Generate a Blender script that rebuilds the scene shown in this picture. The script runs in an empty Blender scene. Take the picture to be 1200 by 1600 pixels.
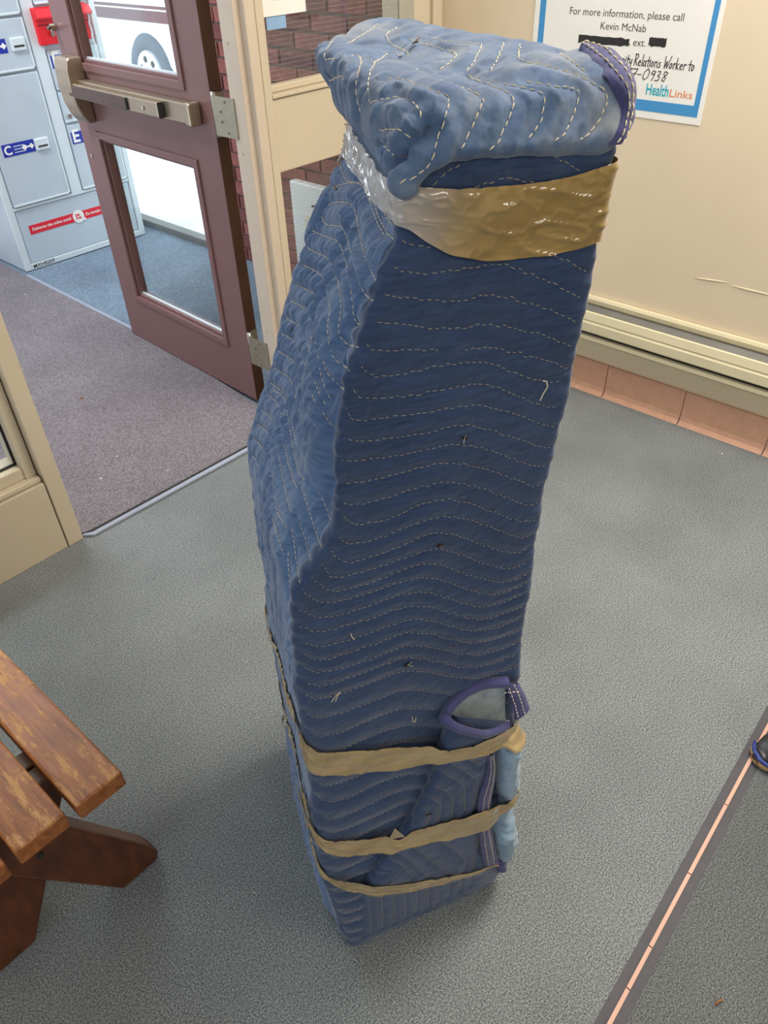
import bpy, bmesh, math, random
import numpy as np
from mathutils import Vector, Matrix
from mathutils.bvhtree import BVHTree
from mathutils.kdtree import KDTree

random.seed(7)
RNG = np.random.default_rng(7)
SC = bpy.context.scene
COL = SC.collection

# ---------------------------------------------------------------- camera
CAM_H = 1.52
FPX = 1182.7
YAW, PITCH, ROLL = 0.81785338, 0.67980583, -0.03532718
cF = np.array([math.sin(YAW) * math.cos(PITCH), math.cos(YAW) * math.cos(PITCH), -math.sin(PITCH)])
cR0 = np.array([math.cos(YAW), -math.sin(YAW), 0.0])
cU0 = np.cross(cR0, cF)
cR = cR0 * math.cos(ROLL) + cU0 * math.sin(ROLL)
cU = -cR0 * math.sin(ROLL) + cU0 * math.cos(ROLL)
EYE = np.array([0, 0, CAM_H])
cam = bpy.data.objects.new('camera', bpy.data.cameras.new('camera'))
COL.objects.link(cam)
M = Matrix.Identity(4)
for i in range(3):
    M[i][0], M[i][1], M[i][2], M[i][3] = cR[i], cU[i], -cF[i], EYE[i]
cam.matrix_world = M
cam.data.sensor_fit = 'HORIZONTAL'
cam.data.sensor_width = 36.0
cam.data.lens = 36.0 * FPX / 1200.0
cam.data.clip_start = 0.02
SC.camera = cam

# ---------------------------------------------------------------- world, lamps, exposure
w = bpy.data.worlds.new('world'); SC.world = w; w.use_nodes = True
bg = w.node_tree.nodes['Background']
bg.inputs[0].default_value = (0.80, 0.90, 1.0, 1)
bg.inputs[1].default_value = 3.0


def area(name, loc, sx, sy, power, color, rot=(0, 0, 0)):
    l = bpy.data.lights.new(name, 'AREA'); l.shape = 'RECTANGLE'
    l.size, l.size_y, l.energy, l.color = sx, sy, power, color
    o = bpy.data.objects.new(name, l); COL.objects.link(o)
    o.location = loc; o.rotation_euler = rot
    return o


WARM = (1.0, 0.94, 0.86)
area('ceiling_lamp', (1.75, 0.2, 2.66), 1.2, 0.6, 66, WARM)
area('ceiling_lamp', (-0.9, -1.4, 2.66), 1.2, 0.6, 14, WARM)
area('ceiling_lamp', (1.3, -2.2, 2.66), 1.2, 0.6, 30, WARM)
area('vestibule_fill', (0.9, 3.4, 2.62), 1.2, 0.6, 60, (0.88, 0.93, 1.0))  # bluish fill added to brighten the vestibule, not a lamp of the place
SC.view_settings.view_transform = 'Standard'
SC.view_settings.look = 'None'
SC.view_settings.gamma = 1.0
SC.view_settings.use_curve_mapping = False
SC.view_settings.exposure = 0.0


# ---------------------------------------------------------------- photo rays
def ray(px):
    return cF + cR * ((px[0] - 600) / FPX) - cU * ((px[1] - 800) / FPX)


def on_plane(px, p0, n):
    d = ray(px); n = np.asarray(n, float)
    return EYE + d * (((np.asarray(p0, float) - EYE) @ n) / (d @ n))


# ---------------------------------------------------------------- helpers
def link(o, parent=None):
    COL.objects.link(o)
    if parent is not None:
        o.parent = parent
        if parent.type == 'EMPTY':
            o.matrix_parent_inverse = Matrix.Translation(parent.location).inverted()
    return o


def mesh_obj(name, verts, faces, mat, parent=None, smooth=False):
    me = bpy.data.meshes.new(name)
    me.from_pydata([tuple(map(float, v)) for v in verts], [], faces)
    me.materials.append(mat)
    if smooth:
        me.polygons.foreach_set('use_smooth', [True] * len(me.polygons))
    me.update()
    return link(bpy.data.objects.new(name, me), parent)


def np_mesh(name, V, F, mat, parent=None, smooth=True):
    """fast mesh from numpy arrays; F is (n,4) or (n,3)"""
    me = bpy.data.meshes.new(name)
    k = F.shape[1]
    me.vertices.add(len(V)); me.loops.add(F.size); me.polygons.add(len(F))
    me.vertices.foreach_set('co', np.ascontiguousarray(V, dtype=np.float32).ravel())
    me.loops.foreach_set('vertex_index', np.ascontiguousarray(F, dtype=np.int32).ravel())
    me.polygons.foreach_set('loop_start', np.arange(0, F.size, k, dtype=np.int32))
    me.polygons.foreach_set('use_smooth', np.full(len(F), smooth))
    me.materials.append(mat)
    me.update(calc_edges=True); me.validate()
    return link(bpy.data.objects.new(name, me), parent)


def bm_obj(name, bm, mat, parent=None, smooth=False):
    me = bpy.data.meshes.new(name)
    bm.normal_update(); bm.to_mesh(me); bm.free()
    me.materials.append(mat)
    if smooth:
        me.polygons.foreach_set('use_smooth', [True] * len(me.polygons))
    return link(bpy.data.objects.new(name, me), parent)


def bm_box(bm, c, h, ax=None, bevel=0.0, seg=2):
    """box centred at c with half sizes h along axes ax (3 row vectors)"""
    c = np.asarray(c, float)
    A = np.eye(3) if ax is None else np.asarray(ax, float)
    vs = []
    for sx in (-1, 1):
        for sy in (-1, 1):
            for sz in (-1, 1):
                vs.append(bm.verts.new(c + A[0] * h[0] * sx + A[1] * h[1] * sy + A[2] * h[2] * sz))
    q = [(0, 1, 3, 2), (4, 6, 7, 5), (0, 4, 5, 1), (2, 3, 7, 6), (0, 2, 6, 4), (1, 5, 7, 3)]
    fs = [bm.faces.new([vs[i] for i in f]) for f in q]
    bmesh.ops.recalc_face_normals(bm, faces=fs)
    if bevel > 0:
        es = list({e for f in fs for e in f.edges})
        bmesh.ops.bevel(bm, geom=es, offset=bevel, segments=seg, profile=0.5, affect='EDGES')


def box(name, x0, x1, y0, y1, z0, z1, mat, parent=None, bevel=0.0, seg=2):
    bm = bmesh.new()
    bm_box(bm, ((x0 + x1) / 2, (y0 + y1) / 2, (z0 + z1) / 2), ((x1 - x0) / 2, (y1 - y0) / 2, (z1 - z0) / 2), None, bevel, seg)
    return bm_obj(name, bm, mat, parent)


def boxes(name, lst, mat, parent=None, bevel=0.0):
    bm = bmesh.new()
    for (x0, x1, y0, y1, z0, z1) in lst:
        bm_box(bm, ((x0 + x1) / 2, (y0 + y1) / 2, (z0 + z1) / 2), ((x1 - x0) / 2, (y1 - y0) / 2, (z1 - z0) / 2), None, bevel)
    return bm_obj(name, bm, mat, parent)


def prism(name, poly, n, thick, mat, parent=None, bevel=0.0):
    """extrude a planar 3-D polygon by n*thick"""
    bm = bmesh.new()
    n = np.asarray(n, float)
    a = [bm.verts.new(np.asarray(p, float)) for p in poly]
    b = [bm.verts.new(np.asarray(p, float) + n * thick) for p in poly]
    bm.faces.new(a); bm.faces.new(b[::-1])
    k = len(a)
    for i in range(k):
        bm.faces.new([a[i], b[i], b[(i + 1) % k], a[(i + 1) % k]])
    bmesh.ops.recalc_face_normals(bm, faces=bm.faces[:])
    if bevel > 0:
        bmesh.ops.bevel(bm, geom=bm.edges[:], offset=bevel, segments=2, profile=0.5, affect='EDGES')
    return bm_obj(name, bm, mat, parent)


def tube_arrays(P, R, k=8, flat=None):
    """verts/faces of a tube along points P with radius R (scalar or per point)"""
    P = np.asarray(P, float); n = len(P)
    R = np.broadcast_to(np.asarray(R, float), (n,))
    T = np.gradient(P, axis=0); T /= np.linalg.norm(T, axis=1)[:, None] + 1e-12
    up = np.array([0, 0, 1.0])
    if abs(T[0] @ up) > 0.9: up = np.array([1.0, 0, 0])
    V = []
    N = np.cross(T[0], up); N /= np.linalg.norm(N)
    for i in range(n):
        N = N - T[i] * (N @ T[i]); N /= np.linalg.norm(N) + 1e-12
        Bv = np.cross(T[i], N)
        for j in range(k):
            a = 2 * math.pi * j / k
            V.append(P[i] + R[i] * (math.cos(a) * N + math.sin(a) * Bv))
    F = []
    for i in range(n - 1):
        for j in range(k):
            F.append((i * k + j, i * k + (j + 1) % k, (i + 1) * k + (j + 1) % k, (i + 1) * k + j))
    F.append(tuple(range(k))[::-1]); F.append(tuple((n - 1) * k + j for j in range(k)))
    return V, F


def tube(name, P, R, mat, parent=None, k=8):
    V, F = tube_arrays(P, R, k)
    return mesh_obj(name, V, F, mat, parent, True)


def disc_bm(bm, c, n, r, depth, seg=16, r2=None):
    z = Vector(n).normalized()
    m = z.to_track_quat('Z', 'Y').to_matrix().to_4x4()
    m.translation = Vector(c) + z * depth / 2
    bmesh.ops.create_cone(bm, cap_ends=True, segments=seg, radius1=r, radius2=r if r2 is None else r2, depth=depth, matrix=m)


def disc(name, c, n, r, depth, mat, parent=None, seg=16, r2=None):
    bm = bmesh.new(); disc_bm(bm, c, n, r, depth, seg, r2)
    return bm_obj(name, bm, mat, parent)


def tag(o, label=None, cat=None, group=None, kind=None):
    if label: o['label'] = label
    if cat: o['category'] = cat
    if group: o['group'] = group
    if kind: o['kind'] = kind
    return o


def thing(name, loc, label, cat, group=None):
    o = bpy.data.objects.new(name, None); COL.objects.link(o)
    o.location = loc; o.empty_display_size = 0.05
    return tag(o, label, cat, group)


def struct(o, label, cat=None):
    return tag(o, label, cat, None, 'structure')


def text_obj(name, s, pl, pr, normal, mat, parent, shear=0.0, bold=0.0, squash=None, depth=0.0004):
    """flat lettering fitted between the two baseline points pl and pr (3-D)"""
    cu = bpy.data.curves.new(name, 'FONT'); cu.body = s
    cu.shear = shear; cu.offset = bold; cu.resolution_u = 3
    t = bpy.data.objects.new(name, cu)
    COL.objects.link(t)
    dg = bpy.context.evaluated_depsgraph_get()
    me = bpy.data.meshes.new_from_object(t.evaluated_get(dg))
    bpy.data.objects.remove(t); bpy.data.curves.remove(cu)
    co = np.array([v.co[:] for v in me.vertices])
    x0, x1 = co[:, 0].min(), co[:, 0].max()
    pl = np.asarray(pl, float); pr = np.asarray(pr, float)
    r = pr - pl; L = np.linalg.norm(r); r /= L
    n = np.asarray(normal, float); up = np.cross(n, r)
    k = L / (x1 - x0); ky = k if squash is None else squash
    W = pl + np.outer((co[:, 0] - x0) * k, r) + np.outer(co[:, 1] * ky, up) + n * depth
    me.vertices.foreach_set('co', W.astype(np.float32).ravel())
    me.materials.clear(); me.materials.append(mat); me.update()
    me.name = name
    return link(bpy.data.objects.new(name, me), parent)


# ---------------------------------------------------------------- materials
def srgb(r, g, b):
    f = lambda c: c / 12.92 if c <= 0.04045 else ((c + 0.055) / 1.055) ** 2.4
    return (f(r / 255), f(g / 255), f(b / 255), 1)


class NT:
    def __init__(s, name):
        s.m = bpy.data.materials.new(name); s.m.use_nodes = True
        s.t = s.m.node_tree; s.n = s.t.nodes
        s.b = s.n['Principled BSDF']

    def add(s, typ, **kw):
        nd = s.n.new(typ)
        for k, v in kw.items():
            if k.startswith('i_'):
                key = k[2:]
                key = int(key) if key.isdigit() else key.replace('_', ' ')
                nd.inputs[key].default_value = v
            else:
                setattr(nd, k, v)
        return nd

    def l(s, a, b): s.t.links.new(a, b)

    def coords(s, scale=(1, 1, 1), rot=(0, 0, 0)):
        g = s.add('ShaderNodeTexCoord'); mp = s.add('ShaderNodeMapping')
        mp.inputs['Scale'].default_value = scale; mp.inputs['Rotation'].default_value = rot
        s.l(g.outputs['Object'], mp.inputs['Vector'])
        return mp.outputs['Vector']

    def noise(s, vec, scale, detail=3, rough=0.55):
        nd = s.add('ShaderNodeTexNoise'); s.l(vec, nd.inputs['Vector'])
        nd.inputs['Scale'].default_value = scale; nd.inputs['Detail'].default_value = detail
        nd.inputs['Roughness'].default_value = rough
        return nd.outputs['Fac']

    def ramp(s, fac, stops):
        r = s.add('ShaderNodeValToRGB'); s.l(fac, r.inputs['Fac'])
        e = r.color_ramp.elements
        while len(e) < len(stops): e.new(0.5)
        for el, (p, c) in zip(e, stops): el.position = p; el.color = c
        return r.outputs['Color']

    def mix(s, fac, a, b, blend='MIX'):
        nd = s.add('ShaderNodeMix', data_type='RGBA', blend_type=blend)
        for sock, v in ((nd.inputs[0], fac), (nd.inputs[6], a), (nd.inputs[7], b)):
            if hasattr(v, 'is_linked'): s.l(v, sock)
            else: sock.default_value = v
        return nd.outputs[2]

    def bump(s, h, strength, dist):
        nd = s.add('ShaderNodeBump'); s.l(h, nd.inputs['Height'])
        nd.inputs['Strength'].default_value = strength; nd.inputs['Distance'].default_value = dist
        prev = s.b.inputs['Normal']
        if prev.is_linked: s.l(prev.links[0].from_socket, nd.inputs['Normal'])
        s.l(nd.outputs['Normal'], s.b.inputs['Normal'])

    def base(s, c):
        if hasattr(c, 'is_linked'): s.l(c, s.b.inputs['Base Color'])
        else: s.b.inputs['Base Color'].default_value = c

    def set(s, **kw):
        for k, v in kw.items(): s.b.inputs[k.replace('_', ' ')].default_value = v
        return s


def plain(name, col, rough=0.5, metal=0.0, var=0.06, vscale=6, bump=0.0, bscale=200):
    t = NT(name); v = t.coords()
    dark = tuple(c * (1 - var) for c in col[:3]) + (1,); lite = tuple(min(1, c * (1 + var)) for c in col[:3]) + (1,)
    t.base(t.ramp(t.noise(v, vscale), [(0.3, dark), (0.7, lite)]))
    t.set(Roughness=rough, Metallic=metal)
    if bump: t.bump(t.noise(v, bscale, 2), bump, 0.001)
    return t.m


def carpet_mat(name, dark, mid, lite, wear=0.25, scale=420, streak=(1, 1, 1)):
    t = NT(name); v = t.coords(streak)
    v0 = t.coords()
    n1 = t.noise(v, scale, 2, 0.7); n2 = t.noise(v, scale * 0.42, 3, 0.75)
    add = t.add('ShaderNodeMath', operation='ADD'); t.l(n1, add.inputs[0]); t.l(n2, add.inputs[1])
    half = t.add('ShaderNodeMath', operation='MULTIPLY'); t.l(add.outputs[0], half.inputs[0]); half.inputs[1].default_value = 0.5
    c = t.ramp(half.outputs[0], [(0.41, dark), (0.5, mid), (0.59, lite)])
    big = t.ramp(t.noise(v0, 2.2, 4), [(0.35, (1 - wear, 1 - wear, 1 - wear, 1)), (0.65, (1 + wear * 0.4,) * 3 + (1,))])
    t.base(t.mix(1.0, c, big, 'MULTIPLY'))
    t.set(Roughness=0.95); t.b.inputs['Specular IOR Level'].default_value = 0.1
    t.bump(half.outputs[0], 1.0, 0.006)
    return t.m


def paint_mat(name, col, rough=0.45, scuff=None):
    t = NT(name); v = t.coords()
    c = t.ramp(t.noise(v, 3.0, 4), [(0.3, tuple(x * 0.94 for x in col[:3]) + (1,)), (0.7, col)])
    if scuff:
        k = t.ramp(t.noise(t.coords((1, 1, 0.35)), 40, 4, 0.75), [(0.66, (0, 0, 0, 1)), (0.72, (1, 1, 1, 1))])
        c = t.mix(k, c, scuff)
    t.base(c); t.set(Roughness=rough)
    t.bump(t.noise(v, 160, 3), 0.08, 0.001)
    return t.m


def wood_mat(name, axis):
    """varnished plank with the varnish worn through in patches; grain along axis"""
    t = NT(name)
    sc = [14, 14, 14]; sc[axis] = 1.6
    v = t.coords(tuple(sc)); w0 = t.coords()
    grain = t.noise(v, 6, 6, 0.65)
    var = t.ramp(grain, [(0.25, srgb(98, 54, 24)), (0.5, srgb(150, 90, 44)), (0.75, srgb(178, 114, 60))])
    sc2 = [3.4, 3.4, 3.4]; sc2[axis] = 1.0
    sc3 = [30, 30, 30]; sc3[axis] = 4.0
    big = t.noise(t.coords(tuple(sc2)), 9.0, 9, 0.8); fine = t.noise(t.coords(tuple(sc3)), 4.0, 5, 0.7)
    sm = t.add('ShaderNodeMath', operation='MULTIPLY_ADD'); t.l(fine, sm.inputs[0]); sm.inputs[1].default_value = 0.45; t.l(big, sm.inputs[2])
    worn = t.ramp(sm.outputs[0], [(0.74, (0, 0, 0, 1)), (0.81, (1, 1, 1, 1))])
    raw = t.ramp(grain, [(0.2, srgb(170, 116, 64)), (0.8, srgb(220, 174, 120))])
    nd = t.add('ShaderNodeNewGeometry')
    sep = t.add('ShaderNodeSeparateXYZ'); t.l(nd.outputs['Normal'], sep.inputs[0])
    up = t.ramp(sep.outputs['Z'], [(0.5, (0.12, 0.12, 0.12, 1)), (0.9, (1, 1, 1, 1))])   # tops are rubbed, sides are not
    fac = t.mix(1.0, worn, up, 'MULTIPLY')
    c = t.mix(fac, var, raw)
    t.base(c)
    rr = t.ramp(worn, [(0.0, (0.42,) * 3 + (1,)), (1.0, (0.65,) * 3 + (1,))])
    t.l(rr, t.b.inputs['Roughness'])
    t.bump(grain, 0.25, 0.002)
    return t.m


def dark_wood_mat(name):
    t = NT(name)
    v = t.coords((10, 10, 3))
    g = t.noise(v, 5, 6, 0.65)
    c = t.ramp(g, [(0.25, srgb(62, 32, 18)), (0.75, srgb(112, 62, 34))])
    k = t.ramp(t.noise(t.coords((1, 1, 1)), 26, 6, 0.75), [(0.66, (0, 0, 0, 1)), (0.74, (1, 1, 1, 1))])
    nd = t.add('ShaderNodeNewGeometry'); sep = t.add('ShaderNodeSeparateXYZ'); t.l(nd.outputs['Normal'], sep.inputs[0])
    up = t.ramp(sep.outputs['Z'], [(0.35, (0, 0, 0, 1)), (0.5, (.75, .75, .75, 1))])     # upper edges scuffed bare by feet
    c = t.mix(up, c, srgb(150, 118, 94))
    t.base(t.mix(k, c, srgb(158, 124, 92)))
    t.set(Roughness=0.45); t.bump(g, 0.2, 0.002)
    return t.m


def cloth_mat(name, dark, lite, streak=(1, 1, 9), dust=None, sheen=0.25):
    t = NT(name); v = t.coords(streak)
    n = t.noise(v, 30, 5, 0.7)
    c = t.ramp(n, [(0.3, dark), (0.7, lite)])
    big = t.ramp(t.noise(t.coords(), 5, 5, 0.6), [(0.3, (0.82, 0.84, 0.88, 1)), (0.7, (1.12, 1.12, 1.12, 1))])
    c = t.mix(1.0, c, big, 'MULTIPLY')
    if dust:
        k = t.ramp(t.noise(t.coords(), 9, 5, 0.65), [(0.5, (0, 0, 0, 1)), (0.72, (0.6, 0.6, 0.6, 1))])
        c = t.mix(k, c, dust)
    t.base(c); t.set(Roughness=0.85)
    t.b.inputs['Sheen Weight'].default_value = sheen
    t.b.inputs['Sheen Roughness'].default_value = 0.5
    t.b.inputs['Specular IOR Level'].default_value = 0.25
    t.bump(t.noise(t.coords(), 900, 2), 0.25, 0.0006)
    t.bump(n, 0.35, 0.0012)
    return t.m


def glass_mat(name, tint=(0.96, 0.98, 0.97, 1), refl=0.10, wires=False):
    m = bpy.data.materials.new(name); m.use_nodes = True
    t = m.node_tree; n = t.nodes; n.remove(n['Principled BSDF']); out = n['Material Output']
    tr = n.new('ShaderNodeBsdfTransparent'); tr.inputs[0].default_value = tint
    gl = n.new('ShaderNodeBsdfGlossy'); gl.inputs['Roughness'].default_value = 0.02
    mx = n.new('ShaderNodeMixShader')
    lw = n.new('ShaderNodeLayerWeight'); lw.inputs[0].default_value = 0.5
    pwr = n.new('ShaderNodeMath'); pwr.operation = 'POWER'; t.links.new(lw.outputs['Facing'], pwr.inputs[0]); pwr.inputs[1].default_value = 5.0
    fr = n.new('ShaderNodeMath'); fr.operation = 'MULTIPLY_ADD'; t.links.new(pwr.outputs[0], fr.inputs[0]); fr.inputs[1].default_value = 0.85; fr.inputs[2].default_value = 0.04
    t.links.new(fr.outputs[0], mx.inputs[0]); t.links.new(tr.outputs[0], mx.inputs[1]); t.links.new(gl.outputs[0], mx.inputs[2])
    last = mx
    if wires:
        tc = n.new('ShaderNodeTexCoord'); sp = n.new('ShaderNodeSeparateXYZ'); t.links.new(tc.outputs['Object'], sp.inputs[0])
        masks = []
        for ax, wd in (('X', 0.10), ('Z', 0.07)):
            mul = n.new('ShaderNodeMath'); mul.operation = 'MULTIPLY'; t.links.new(sp.outputs[ax], mul.inputs[0]); mul.inputs[1].default_value = 1 / 0.0127
            fc = n.new('ShaderNodeMath'); fc.operation = 'FRACT'; t.links.new(mul.outputs[0], fc.inputs[0])
            lt = n.new('ShaderNodeMath'); lt.operation = 'LESS_THAN'; t.links.new(fc.outputs[0], lt.inputs[0]); lt.inputs[1].default_value = wd
            masks.append(lt)
        mxm = n.new('ShaderNodeMath'); mxm.operation = 'MAXIMUM'
        t.links.new(masks[0].outputs[0], mxm.inputs[0]); t.links.new(masks[1].outputs[0], mxm.inputs[1])
        mxs = n.new('ShaderNodeMath'); mxs.operation = 'MULTIPLY'; t.links.new(mxm.outputs[0], mxs.inputs[0]); mxs.inputs[1].default_value = 0.35; mxm = mxs
        df = n.new('ShaderNodeBsdfDiffuse'); df.inputs[0].default_value = (0.42, 0.40, 0.38, 1)
        m2 = n.new('ShaderNodeMixShader'); t.links.new(mxm.outputs[0], m2.inputs[0])
        t.links.new(mx.outputs[0], m2.inputs[1]); t.links.new(df.outputs[0], m2.inputs[2]); last = m2
    t.links.new(last.outputs[0], out.inputs[0])
    return m


M_wall = paint_mat('cream_wall_paint', srgb(228, 210, 182), 0.5)
M_frame = paint_mat('cream_frame_paint', srgb(204, 190, 165), 0.35, srgb(188, 162, 128))
M_jamb = paint_mat('cream_jamb_paint', srgb(206, 190, 170), 0.35)
M_white = paint_mat('white_wall_paint', srgb(238, 238, 244), 0.5)
M_ceil = paint_mat('ceiling_white', srgb(238, 236, 230), 0.7)
M_carpet = carpet_mat('grey_carpet', srgb(78, 86, 90), srgb(136, 144, 147), srgb(206, 210, 208), 0.16, 720)
M_carpet2 = carpet_mat('dark_grey_carpet', srgb(62, 67, 70), srgb(112, 118, 120), srgb(164, 166, 164), 0.15, 720)
M_carpetv = carpet_mat('blue_grey_carpet', srgb(84, 100, 116), srgb(130, 150, 170), srgb(184, 200, 214), 0.2, 300, (1, 3.5, 1))
M_rug = carpet_mat('brown_grey_rug', srgb(100, 95, 99), srgb(130, 123, 127), srgb(162, 155, 159), 0.14, 430)
M_rubber = plain('dark_vinyl', srgb(66, 65, 72), 0.6, 0, 0.12, 20, 0.2)
M_vinyledge = plain('grey_vinyl_edge', srgb(150, 156, 172), 0.35, 0, 0.06)
M_copper = plain('pink_brass', srgb(202, 158, 138), 0.5, 0.0, 0.05)
M_tile = plain('terracotta_tile', srgb(204, 158, 132), 0.5, 0, 0.06, 30, 0.1, 400)
M_grout = plain('grout', srgb(196, 172, 146), 0.9)
M_heater = plain('cream_enamel', srgb(222, 210, 176), 0.3, 0, 0.03)
M_slot = plain('grey_fins', srgb(120, 120, 116), 0.5, 0.3, 0.1)
M_dark = plain('dark_gap', srgb(40, 38, 36), 0.8)
M_door = paint_mat('brown_door_paint', srgb(124, 90, 88), 0.33)
M_dooredge = plain('door_edge_wood', srgb(92, 56, 36), 0.55, 0, 0.2, 12)
M_steel = plain('brushed_steel', srgb(176, 162, 142), 0.32, 0.85, 0.05, 30)
M_bronze = plain('bronze_pad', srgb(96, 78, 72), 0.35, 0.5, 0.08, 40)
M_hinge = plain('hinge_metal', srgb(172, 164, 144), 0.38, 0.8, 0.06, 40)
M_chrome = plain('chrome', srgb(210, 210, 205), 0.2, 1.0)
M_brick = plain('red_brick', srgb(136, 82, 76), 0.9, 0, 0.25, 45, 0.6, 300)
M_brick2 = plain('dark_red_brick', srgb(112, 66, 62), 0.9, 0, 0.25, 45, 0.6, 300)
M_mortar = plain('mortar', srgb(122, 104, 100), 0.95, 0, 0.1, 50, 0.4)
M_mail = plain('mailbox_grey', srgb(194, 206, 216), 0.35, 0.1, 0.03)
M_maillite = plain('mailbox_trim', srgb(218, 228, 232), 0.35, 0.1, 0.03)
M_red = plain('red_plastic', srgb(222, 16, 34), 0.4, 0, 0.04)
M_redsticker = plain('red_sticker', srgb(224, 36, 56), 0.5, 0, 0.02)
M_blue = plain('blue_sticker', srgb(24, 46, 158), 0.5, 0, 0.02)
M_paper = plain('white_paper', srgb(240, 238, 232), 0.5, 0, 0.02)
M_whiteplastic = plain('white_plastic', srgb(228, 230, 226), 0.4, 0, 0.03)
M_ink = plain('black_ink', srgb(38, 36, 36), 0.6)
M_inkgrey = plain('printed_text', srgb(72, 66, 62), 0.7)
M_pblue = plain('poster_blue', srgb(66, 146, 204), 0.5, 0, 0.02)
M_teal = plain('logo_teal', srgb(40, 172, 190), 0.5, 0, 0.02)
M_orange = plain('logo_orange', srgb(226, 136, 76), 0.5, 0, 0.02)
M_painter = plain('blue_painters_tape', srgb(140, 176, 214), 0.7, 0, 0.04)
M_glass = glass_mat('clear_glass')
M_wire = glass_mat('wired_glass', wires=True)
M_lamin = glass_mat('laminate', (1, 1, 1, 1))
M_van = plain('white_van_paint', srgb(244, 246, 248), 0.3, 0, 0.02)
M_maroon = plain('maroon_stripe', srgb(96, 52, 58), 0.35, 0, 0.08)
M_tyre = plain('tyre_rubber', srgb(96, 104, 116), 0.8, 0, 0.1, 30)
M_rim = plain('alloy_rim', srgb(226, 230, 234), 0.35, 0.3)
M_vanglass = plain('tinted_glass', srgb(30, 36, 42), 0.1)
M_ground = plain('pale_concrete', srgb(226, 228, 230), 0.9, 0, 0.04, 5, 0.3)
M_plank = wood_mat('worn_varnished_plank', 1)
M_darkwood = dark_wood_mat('dark_stained_wood')
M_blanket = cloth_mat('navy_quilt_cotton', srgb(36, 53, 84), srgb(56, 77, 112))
M_pad = cloth_mat('lit_quilt_cotton', srgb(64, 86, 116), srgb(90, 114, 146), (1, 1, 1), srgb(166, 166, 160))  # ceiling light put into the colour; the dust is the cloth's own
M_sidecloth_lit = cloth_mat('lit_blue_quilt_cotton', srgb(66, 89, 126), srgb(94, 122, 160))  # lighter copy of the blanket cloth, door light put into the colour
M_lining = cloth_mat('pale_blue_lining', srgb(104, 130, 152), srgb(146, 170, 188), (1, 1, 2))
M_wad = cloth_mat('grey_wadding', srgb(120, 132, 136), srgb(166, 176, 178), (1, 1, 1))
M_purple = cloth_mat('purple_binding', srgb(54, 55, 94), srgb(76, 77, 122), (1, 1, 1))
M_thread = plain('cream_thread', srgb(226, 212, 180), 0.8)
M_thread2 = plain('tan_thread', srgb(168, 156, 128), 0.85)
M_hole = plain('dark_frayed_hole', srgb(24, 20, 18), 0.95)
M_shoe = plain('black_leather', srgb(40, 38, 40), 0.4)
M_sole = plain('tan_sole', srgb(176, 142, 100), 0.7)
M_royal = plain('blue_trim', srgb(38, 54, 120), 0.6)
M_chip = plain('pale_chip', srgb(220, 216, 204), 0.8)
M_twig = plain('brown_twig', srgb(140, 92, 60), 0.8)


def tape_mat(name, ta, tb):
    t = NT(name)
    at = t.add('ShaderNodeAttribute', attribute_name='clear')
    v = t.coords()
    tan = t.ramp(t.noise(t.coords((1, 1, 3)), 14, 4), [(0.3, ta), (0.7, tb)])
    c = t.mix(at.outputs['Fac'], tan, srgb(206, 204, 202))
    t.base(c); t.set(Roughness=0.16)
    t.b.inputs['Specular IOR Level'].default_value = 0.7
    t.b.inputs['Coat Weight'].default_value = 0.6; t.b.inputs['Coat Roughness'].default_value = 0.05
    al = t.add('ShaderNodeMapRange'); t.l(at.outputs['Fac'], al.inputs[0])
    al.inputs[3].default_value = 1.0; al.inputs[4].default_value = 0.62
    t.l(al.outputs[0], t.b.inputs['Alpha'])
    t.bump(t.noise(t.coords((1, 1, 2.5), (0.5, 0.4, 0)), 60, 4, 0.6), 0.22, 0.002)
    t.bump(t.noise(v, 120, 2), 0.15, 0.001)
    return t.m


M_tape = tape_mat('tan_packing_tape', srgb(148, 128, 90), srgb(176, 155, 114))
M_gold = tape_mat('golden_packing_tape', srgb(138, 112, 60), srgb(168, 140, 82))

# ================================================================ the setting
WY = 1.915            # room face of the door wall
WX = 2.465            # right wall
VX = 2.54             # brick and glazing line of the vestibule
VY = 4.75             # far end of the vestibule
TRK = 0.049           # threshold line between the carpets (world y at x = 0.6)
TS = 0.028            # it runs a shade askew


def ty(x): return TRK + (x - 0.6) * TS


def slab(name, poly, z0, z1, mat, parent=None):
    return prism(name, [(x, y, z0) for x, y in poly], (0, 0, 1), z1 - z0, mat, parent)


f1 = slab('floor', [(-3, ty(-3) + 0.021), (WX + .1, ty(WX + .1) + 0.021), (WX + .1, 2.0), (-3, 2.0)], -0.08, 0.0, M_carpet)
struct(f1, 'grey carpet floor of the lobby under the wrapped bundle')
f2 = slab('floor', [(-3, -4), (WX + .1, -4), (WX + .1, ty(WX + .1) - 0.021), (-3, ty(-3) - 0.021)], -0.08, 0.0, M_carpet2)
struct(f2, 'darker grey carpet floor on the near side of the threshold strip')
f3 = slab('floor', [(-3, 2.0), (VX, 2.0), (VX, VY), (-3, VY)], -0.08, -0.004, M_carpetv)
struct(f3, 'blue grey carpet floor of the entrance vestibule by the mailbox')
tr = slab('trim_1', [(-3, ty(-3) - 0.021), (WX, ty(WX) - 0.021), (WX, ty(WX) + 0.021), (-3, ty(-3) + 0.021)], -0.08, -0.0015, M_rubber)
struct(tr, 'dark vinyl threshold strip with a thin pink line between two carpets')
xs = [-2.0, 0.645, 0.735, 0.91, 1.10, 1.245, 1.38, 2.4]
for a, b in zip(xs[:-1], xs[1:]):
    slab('metal_strip', [(a + .0012, ty(a) - .0036), (b - .0012, ty(b) - .0036), (b - .0012, ty(b) + .0036), (a + .0012, ty(a) + .0036)], -0.003, 0.0025, M_copper, tr)

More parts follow.
